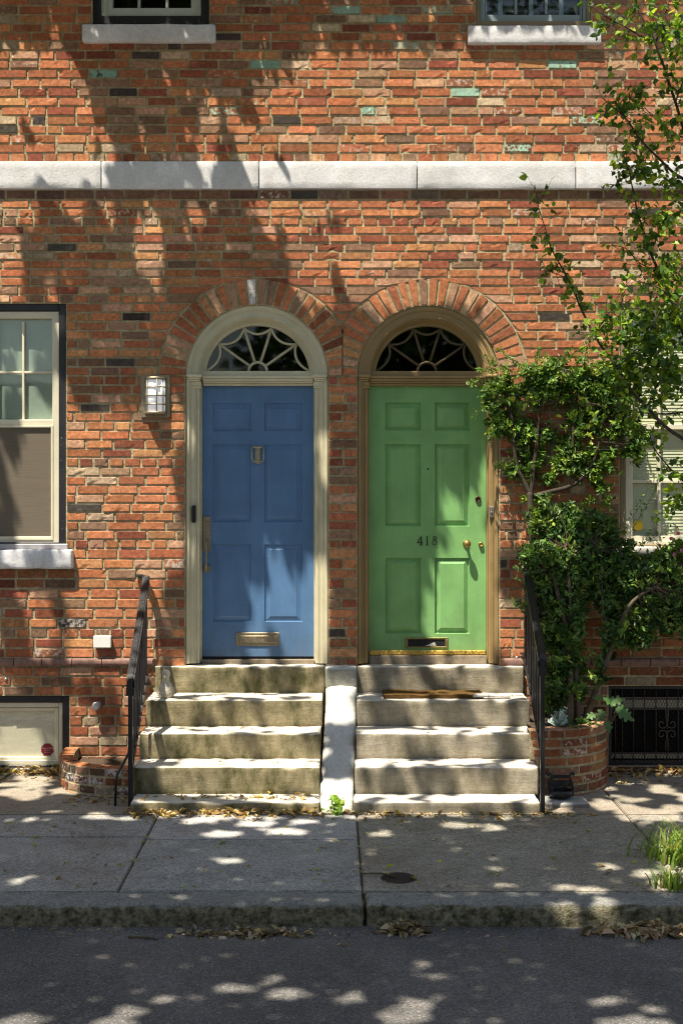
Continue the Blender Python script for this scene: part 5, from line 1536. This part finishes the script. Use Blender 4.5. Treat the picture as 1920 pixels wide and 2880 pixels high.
litter('leaf_litter', 'drift of dry leaves under the basement window', np.vstack([strip(280, -2.7, -1.95, -.02, -.14, None, .05), strip(70, -2.7, -1.9, -.03, -.3, None, .01), strip(40, -1.75, -1.32, -.80, -.95, None, .02)]), .045)
litter('leaf_litter', 'drift of dry leaves below the iron grille', np.vstack([strip(150, 2.0, 2.9, -.03, -.14, None, .04), strip(30, 1.98, 2.8, -.1, -.4, None, .01)]), .05)
def heap(n, cx, cy, rx, ry, z, h):
    a = rng.normal(0, .45, (n, 2)); r = np.hypot(a[:, 0], a[:, 1])
    return np.stack([cx + a[:, 0] * rx, np.minimum(cy + a[:, 1] * ry, KY0 - .01), z + rng.random(n) * h * np.exp(-r * 1.6) + .004], 1)
GZ = -.150
x1 = U(700, 2610, -2.97)[0]
litter('leaf_litter', 'pale leaf heap in the gutter below the left kerbstone', heap(300, x1, -2.98, .36, .06, GZ, .03), .035, [(.40, .32, .18), (.28, .21, .12), (.16, .12, .075), (.5, .43, .3), (.33, .29, .12)])
x1 = U(1140, 2600, -2.95)[0]
litter('leaf_litter', 'small leaf heap in the gutter just right of the kerb joint', heap(170, x1, -2.94, .11, .045, GZ, .07), .045, [(.36, .28, .16), (.26, .19, .11), (.14, .10, .065), (.46, .39, .27), (.3, .25, .12)])
x1 = U(1830, 2600, -2.95)[0]
litter('leaf_litter', 'broad pale leaf heap in the gutter at the right end of the kerb', np.vstack([heap(330, x1, -2.97, .30, .06, GZ, .075), heap(200, x1 + .5, -2.97, .3, .06, GZ, .06)]), .05, [(.46, .36, .22), (.34, .25, .15), (.18, .13, .08), (.55, .47, .34), (.4, .33, .16)])
pp = []
for k in range(260):
    y = rnd(-2.6, -1.2); pp.append((rnd(-2.4, 2.4), y, SL * y + .006))
litter('leaf_litter', 'single fallen leaves scattered over the pavement slabs', pp, .030, [(.40, .32, .12), (.30, .21, .09), (.33, .36, .08), (.45, .38, .26), (.5, .42, .1)])
pp = [(rnd(-2.3, 2.3), -2.895 - .35 * rnd(0, 1) ** 2.2, -.148) for k in range(260)] 
litter('leaf_litter', 'specks of leaf and stalk scattered along the gutter', pp, .024)
pp = []
for k in range(40):
    i = rng.integers(1, 4); yf, zt = STEP[i]; pp.append((rnd(-1.2, 1.3), rnd(yf + .02, STEP[i - 1][0] - .02), zt + .006))
pp = [p for p in pp if not -.1 < p[0] < .2]
litter('leaf_litter', 'a few dry leaf scraps lying on the treads', pp, .026)
pp = [(rnd(.4, 1.15), rnd(-.31, -.1), .62) for k in range(7)]
litter('leaf_litter', 'scraps of leaf lying on the doormat', pp, .03)

# ------------------------------------------------------------------ the street tree overhead (throws the dappled shade) and the far side of the street
def smoothstep(a, b, x):
    t = np.clip((x - a) / (b - a), 0, 1); return t * t * (3 - 2 * t)
def fbm2(x, y):
    v = np.zeros_like(x)
    for i in range(len(x)): v[i] = mnoise.noise(Vector((x[i], y[i], 3.7))) + .5 * mnoise.noise(Vector((x[i] * 2.1, y[i] * 2.1, 9.1)))
    return v
LIT = [  # gaps in the crown: photo x, y, half width, half height of the sun patch they let through
    (20, 2800, 62, 26), (335, 2765, 42, 15), (325, 2812, 60, 15), (190, 2832, 38, 9), (262, 2802, 34, 9), (330, 2865, 48, 11), (60, 2772, 22, 10), (400, 2872, 50, 9), (85, 2825, 24, 7), (285, 2835, 20, 6),
    (772, 2715, 46, 15), (720, 2688, 44, 8), (620, 2702, 40, 7), (970, 2722, 26, 7), (1132, 2743, 46, 13), (1110, 2780, 90, 13), (1345, 2702, 26, 8), (1415, 2698, 28, 11), (1182, 2672, 34, 7), (1765, 2815, 150, 40), (1690, 2735, 54, 7), (980, 2870, 40, 9), (1820, 2760, 50, 9),
    (510, 2655, 42, 8), (430, 2730, 28, 8), (1150, 2633, 30, 5), (1580, 2525, 30, 11), (1690, 2520, 36, 11), (1810, 2440, 45, 12), (1700, 2420, 40, 8), (1420, 2475, 26, 7), (1570, 2475, 34, 7), (1650, 2485, 50, 8), (640, 2405, 36, 7), (60, 2455, 34, 8), (720, 2310, 50, 9), (560, 2300, 60, 10), (620, 2335, 60, 8), (860, 2300, 50, 9), (800, 2330, 60, 7),
    (1060, 2335, 50, 6), (1290, 2310, 60, 8), (1380, 2320, 40, 6), (60, 2225, 80, 14), (200, 2222, 60, 12), (290, 2238, 50, 9), (110, 2200, 60, 10), (1720, 2262, 60, 12), (1790, 2275, 60, 14), (1860, 2290, 70, 12), (1680, 2250, 40, 8), (1900, 2265, 50, 9), (1895, 2400, 50, 50), (1860, 2470, 40, 20),
    (940, 1960, 34, 36), (945, 2210, 46, 56), (985, 2100, 18, 30),
    (1330, 1560, 62, 80), (1290, 1660, 70, 100), (1260, 1740, 70, 90), (1330, 1720, 60, 110), (1340, 1450, 22, 40), (1382, 1400, 26, 180), (1385, 1130, 22, 80), (1270, 1440, 30, 26),
    (775, 1590, 26, 26), (800, 1680, 30, 60), (815, 1760, 34, 60), (870, 1800, 14, 60), (745, 1700, 18, 40), (725, 1800, 30, 40), (872, 1700, 10, 120),
    (905, 1700, 14, 150), (905, 1250, 12, 70)]
def lit_mask(px, py):
    """True where the photograph shows sun on the facade or ground"""
    n = len(px)
    f = fbm2(px / 72.0, py / 200.0) + .45 * fbm2(px / 24.0 + 3, py / 75.0)            # facade mottling, drawn out downwards by the grazing light
    g = fbm2(px / 62.0 + 40, py / 17.0)        # ground dapples
    thr = np.full(n, 9.0)                       # sun where noise exceeds this
    wall = py < 2190
    def reg(x0, x1, y0, y1, t):
        thr[(px >= x0) & (px < x1) & (py >= y0) & (py < y1)] = t
    reg(-400, 2300, -700, 150, 9)
    reg(-400, 2300, 150, 172, .6)
    reg(-400, 260, 172, 560, -.18); reg(260, 560, 150, 560, .62); reg(560, 850, 190, 560, .20); reg(850, 2300, 172, 1000, -1.2); reg(850, 960, 200, 900, -.35)
    reg(-400, 190, 540, 853, .12); reg(190, 780, 540, 1000, .46); reg(780, 980, 540, 900, .08); reg(980, 2300, 540, 1030, -1.3)
    reg(186, 522, 853, 1180, .48); reg(186, 450, 1180, 1610, -.55); reg(450, 530, 1180, 1610, .1); reg(-400, 190, 853, 1545, .35); reg(-400, 40, 1000, 1545, .3); reg(40, 190, 1060, 1545, -.5)
    reg(-400, 230, 1545, 1860, .55); reg(210, 450, 1600, 1870, -.75); reg(-400, 210, 1870, 2190, .45); reg(210, 380, 1870, 2190, .12)
    reg(522, 1005, 853, 1870, 9); reg(922, 1005, 1080, 1870, .55); reg(1005, 1362, 853, 1870, 9)
    reg(1400, 2300, 1030, 1600, -1.4); reg(1400, 1680, 1600, 1900, -.3); reg(1400, 1480, 1030, 1500, -.5); reg(1400, 1480, 1500, 1900, .1); reg(1680, 2300, 1600, 2180, 9); reg(1830, 2300, 1950, 2180, -.1); reg(1480, 1700, 1900, 2200, .45)
    w = f > thr
    gt = np.full(n, 9.0)
    def greg(x0, x1, y0, y1, t):
        gt[(px >= x0) & (px < x1) & (py >= y0) & (py < y1)] = t
    greg(-600, 2500, 2190, 2300, .42); greg(-600, 2500, 2300, 2560, 1.0); greg(-600, 2500, 2560, 3100, 1.2)
    greg(-600, 400, 2190, 2250, .25); greg(1430, 1560, 2190, 2300, 9); greg(1750, 2500, 2190, 2330, .3)
    # steps
    st = (px > 360) & (px < 1520) & (py > 1862) & (py <= 2290)
    w[st] = fbm2(px[st] / 60.0 + 11, py[st] / 14.0) > np.where(px[st] < 890, .06, .16)
    gg = g > gt
    out = np.where(st, w, np.where(wall, w, gg))
    brk = fbm2(px / 20.0 + 31, py / 7.0) > -.28
    wob = 1.0 + .75 * fbm2(px / 26.0 + 5, py / np.where(py > 2185, 9.0, 34.0))
    for a, b, rx, ry in LIT:
        k = 1.0 if b < 2190 else .80
        out |= (((px - a) / (rx * k)) ** 2 + ((py - b) / (ry * k)) ** 2 < wob) & ((b < 2190) | brk)
    out &= ~((px > 905) & (px < 1000) & (py > 2005) & (py < 2140))
    return out
def receiver(p):
    """follow the sun from points p to the facade, the steps or the ground"""
    s = SUN
    t_w = -p[:, 1] / s[1]
    t_g = p[:, 2] / -s[2]
    # stairs as a ramp  z = .776 + (y+.05)*k
    k = (.776 - .051) / 1.08
    t_s = (.776 + (p[:, 1] + .05) * k - p[:, 2]) / (s[2] - k * s[1])
    hs = p + s * t_s[:, None]
    ok = (hs[:, 0] > -1.30) & (hs[:, 0] < 1.40) & (hs[:, 1] > -1.15) & (hs[:, 1] < -.0) & (t_s > 0)
    t = np.minimum(np.where(t_w > 0, t_w, 1e9), t_g); t = np.where(ok & (t_s < t), t_s, t)
    h = p + s * t[:, None]
    # inside the door recesses the light travels on to the door leaf
    for cx in (722.0, 1203.5):
        for it in range(1):
            ins = (np.abs(h[:, 0] - xpx(cx)) < .44) & (h[:, 2] > 1.0) & (h[:, 2] < 3.25) & (np.abs(h[:, 1]) < 1e-3)
            h2 = p + s * ((.125 - p[:, 1]) / s[1])[:, None]
            ok2 = ins & (np.abs(h2[:, 0] - xpx(cx)) < .45)
            h = np.where(ok2[:, None], h2, h)
    return proj(h)
st = thing('street_tree', 'broad street tree at the left kerb whose crown shades the pavement', 'tree', (-3.6, -2.35, 0))
mb = MB()
tk = limb(mb, [Vector((-3.6, -2.35, -.1)), Vector((-3.62, -2.4, 1.5)), Vector((-3.5, -2.5, 3.2)), Vector((-3.4, -2.7, 5.0)), Vector((-3.3, -3.0, 6.6))], .20, .13, 12, .03)
mb.build('trunk', M['barkpale'], st)
ncand = 170000
ctr = np.stack([rng.uniform(-8.0, 3.2, ncand), rng.uniform(-9.5, -.35, ncand), rng.uniform(6.0, 8.4, ncand)], 1)
lump = np.array([mnoise.noise(Vector((v[0] * .5, v[1] * .5, 0))) for v in ctr])
ctr[:, 2] = ctr[:, 2] + lump * .9
ctr = ctr[((ctr[:, 0] + 2.6) / 6.2) ** 2 + ((ctr[:, 1] + 4.2) / 5.4) ** 2 < 1]
ctr = ctr[ctr[:, 2] > 5.85]
Ls = rng.uniform(.085, .14, len(ctr))
Dr = rng.normal(0, 1, ctr.shape); Nn = unit(rng.normal(0, .55, ctr.shape) + np.array([-.2, -.25, 1]))
V, F = leaf_arrays(ctr, Dr, Nn, Ls, .34, .1, .1)
px, py = receiver(V)
bad = lit_mask(px, py).reshape(-1, 6)
cen = V.reshape(-1, 6, 3).mean(1); pxc, pyc = receiver(cen)
bad = bad.any(1) | lit_mask(pxc, pyc)
inview = (pxc > -250) & (pxc < 2200) & (pyc > -250) & (pyc < 3000)
mott = (pxc < 985) & (pyc > 185) & (pyc < 1500) & ~((pxc > 560) & (pxc < 890) & (pyc > 900))
keep = ~bad & (~mott | (rng.random(len(bad)) < .7)) & (inview | (rng.random(len(bad)) < np.where(pyc > 2990, .08, .08)))
Vk = V.reshape(-1, 6, 3)[keep]
nk = len(Vk)
print('canopy leaves', nk)
b = np.arange(nk)[:, None] * 6
F = np.concatenate([b + np.array([[0, 1, 2, 3]]), b + np.array([[0, 3, 4, 5]])], 1).reshape(-1, 4)
leaf_mesh('crown', [(Vk.reshape(-1, 3), F, leaf_cols(nk, [(.05, .11, .025), (.08, .15, .03), (.035, .08, .02)]))], M['cleaf'], st)
mb = MB()
cs = cen[keep]
hub = Vector((-3.3, -3.0, 6.6))
for k in range(16):
    a = k * 2 * math.pi / 16; e = Vector((-2.8 + 4.6 * math.cos(a) * (.6 + .4 * (k % 2)), -4.0 + 3.6 * math.sin(a) * (.6 + .4 * (k % 2)), 8.4))
    j = int(np.argmin(np.linalg.norm(cs - np.array(e), axis=1))); e = Vector(cs[j])
    path = [hub, hub.lerp(e, .35) + Vector((0, 0, .25)), hub.lerp(e, .7) + Vector((0, 0, .25)), e]
    pts = smooth_path(path, 8)
    qx, qy = receiver(np.array([list(p) for p in pts])); bd = lit_mask(qx, qy)
    cut = next((i for i, v in enumerate(bd) if v and i > 3), len(pts))
    if cut > 3: mb.tube(pts[:cut], [.07 - .055 * i / len(pts) for i in range(cut)], 6)
mb.build('limb', M['barkpale'], st)

# far side of the street: a plain brick row and its trees (seen only as reflections in the glass)
t = thing('brick_house', 'brick house row across the street, mirrored faintly in the window glass', 'house', (0, -13, 0))
mb = MB(); mb.box(-22, 22, -17, -13.6, -.2, 4.2); mb.build('wall', mat_plain('far_brick', (.17, .07, .045), .9, .3, 6), t)
for k in range(-5, 6):
    for z in (1.2,):
        mb = MB(); mb.box(k * 3.6 - .5, k * 3.6 + .5, -13.64, -13.5, z, z + 1.7, .02); mb.build('window', M['bluegrey'], t)
t2 = thing('street_tree', 'leafy tree across the street, mirrored in the window glass', 'tree', (1.5, -11.3, 0))
mb = MB(); limb(mb, [Vector((1.5, -11.3, -.1)), Vector((1.45, -11.3, 2.0)), Vector((1.6, -11.2, 4.2))], .16, .08, 10); mb.build('trunk', M['barkpale'], t2)
n = 2600
p = unit(rng.normal(0, 1, (n, 3))) * (rng.random((n, 1)) ** .35) * np.array([3.2, 1.4, 1.6]) + np.array([1.4, -11.6, 4.2])
V, F = leaf_arrays(p, rng.normal(0, 1, (n, 3)), rng.normal(0, 1, (n, 3)), .26, .4, .1, .1)
leaf_mesh('crown', [(V, F, leaf_cols(n, [(.05, .11, .025), (.08, .15, .03), (.035, .08, .02)]))], M['cleaf'], t2)

# ------------------------------------------------------------------ light, sky, camera
d = Vector(SUN).normalized()
sl = bpy.data.lights.new('sun', 'SUN'); sl.energy = 5.0; sl.angle = R(.46); sl.color = (1.0, .905, .75)
so = bpy.data.objects.new('sun', sl); col.objects.link(so); so.rotation_euler = d.to_track_quat('-Z', 'Y').to_euler(); so.location = (-4, -6, 14)
w = bpy.data.worlds.new('World'); sc.world = w; w.use_nodes = True
nt = w.node_tree
sky = nt.nodes.new('ShaderNodeTexSky'); sky.sky_type = 'NISHITA'; sky.sun_disc = False
el = math.asin(-d.z); az = math.atan2(-d.x, -d.y)
sky.sun_elevation = el; sky.sun_rotation = az
bg = nt.nodes['Background']; bg.inputs[1].default_value = .095
tint = nt.nodes.new('ShaderNodeMix'); tint.data_type = 'RGBA'; tint.blend_type = 'MULTIPLY'; tint.inputs[0].default_value = 1.0
nt.links.new(sky.outputs[0], tint.inputs[6]); tint.inputs[7].default_value = (1.0, .90, .76, 1); nt.links.new(tint.outputs[2], bg.inputs[0])

cam = bpy.data.cameras.new('camera'); co = bpy.data.objects.new('camera', cam); col.objects.link(co)
co.location = (0, -D, EYE); co.rotation_euler = (math.pi / 2, 0, 0)
cam.sensor_fit = 'VERTICAL'; cam.sensor_height = 36.0; cam.sensor_width = 24.0
cam.lens = PXM * D / 2880 * 36
cam.shift_x = (960 - VX) / 2880; cam.shift_y = (VY - 1440) / 2880
cam.clip_start = .05; cam.clip_end = 500
sc.camera = co
sc.render.engine = 'CYCLES'
sc.view_settings.view_transform = 'Standard'; sc.view_settings.look = 'None'; sc.view_settings.exposure = 0; sc.view_settings.gamma = 1
sc.cycles.use_denoising = True
sc.cycles.denoising_prefilter = 'ACCURATE'
sc.cycles.sample_clamp_indirect = 4.0
sc.cycles.filter_width = 1.15
sc.cycles.film_exposure = 2.25
sc.cycles.max_bounces = 8
sc.cycles.transparent_max_bounces = 12
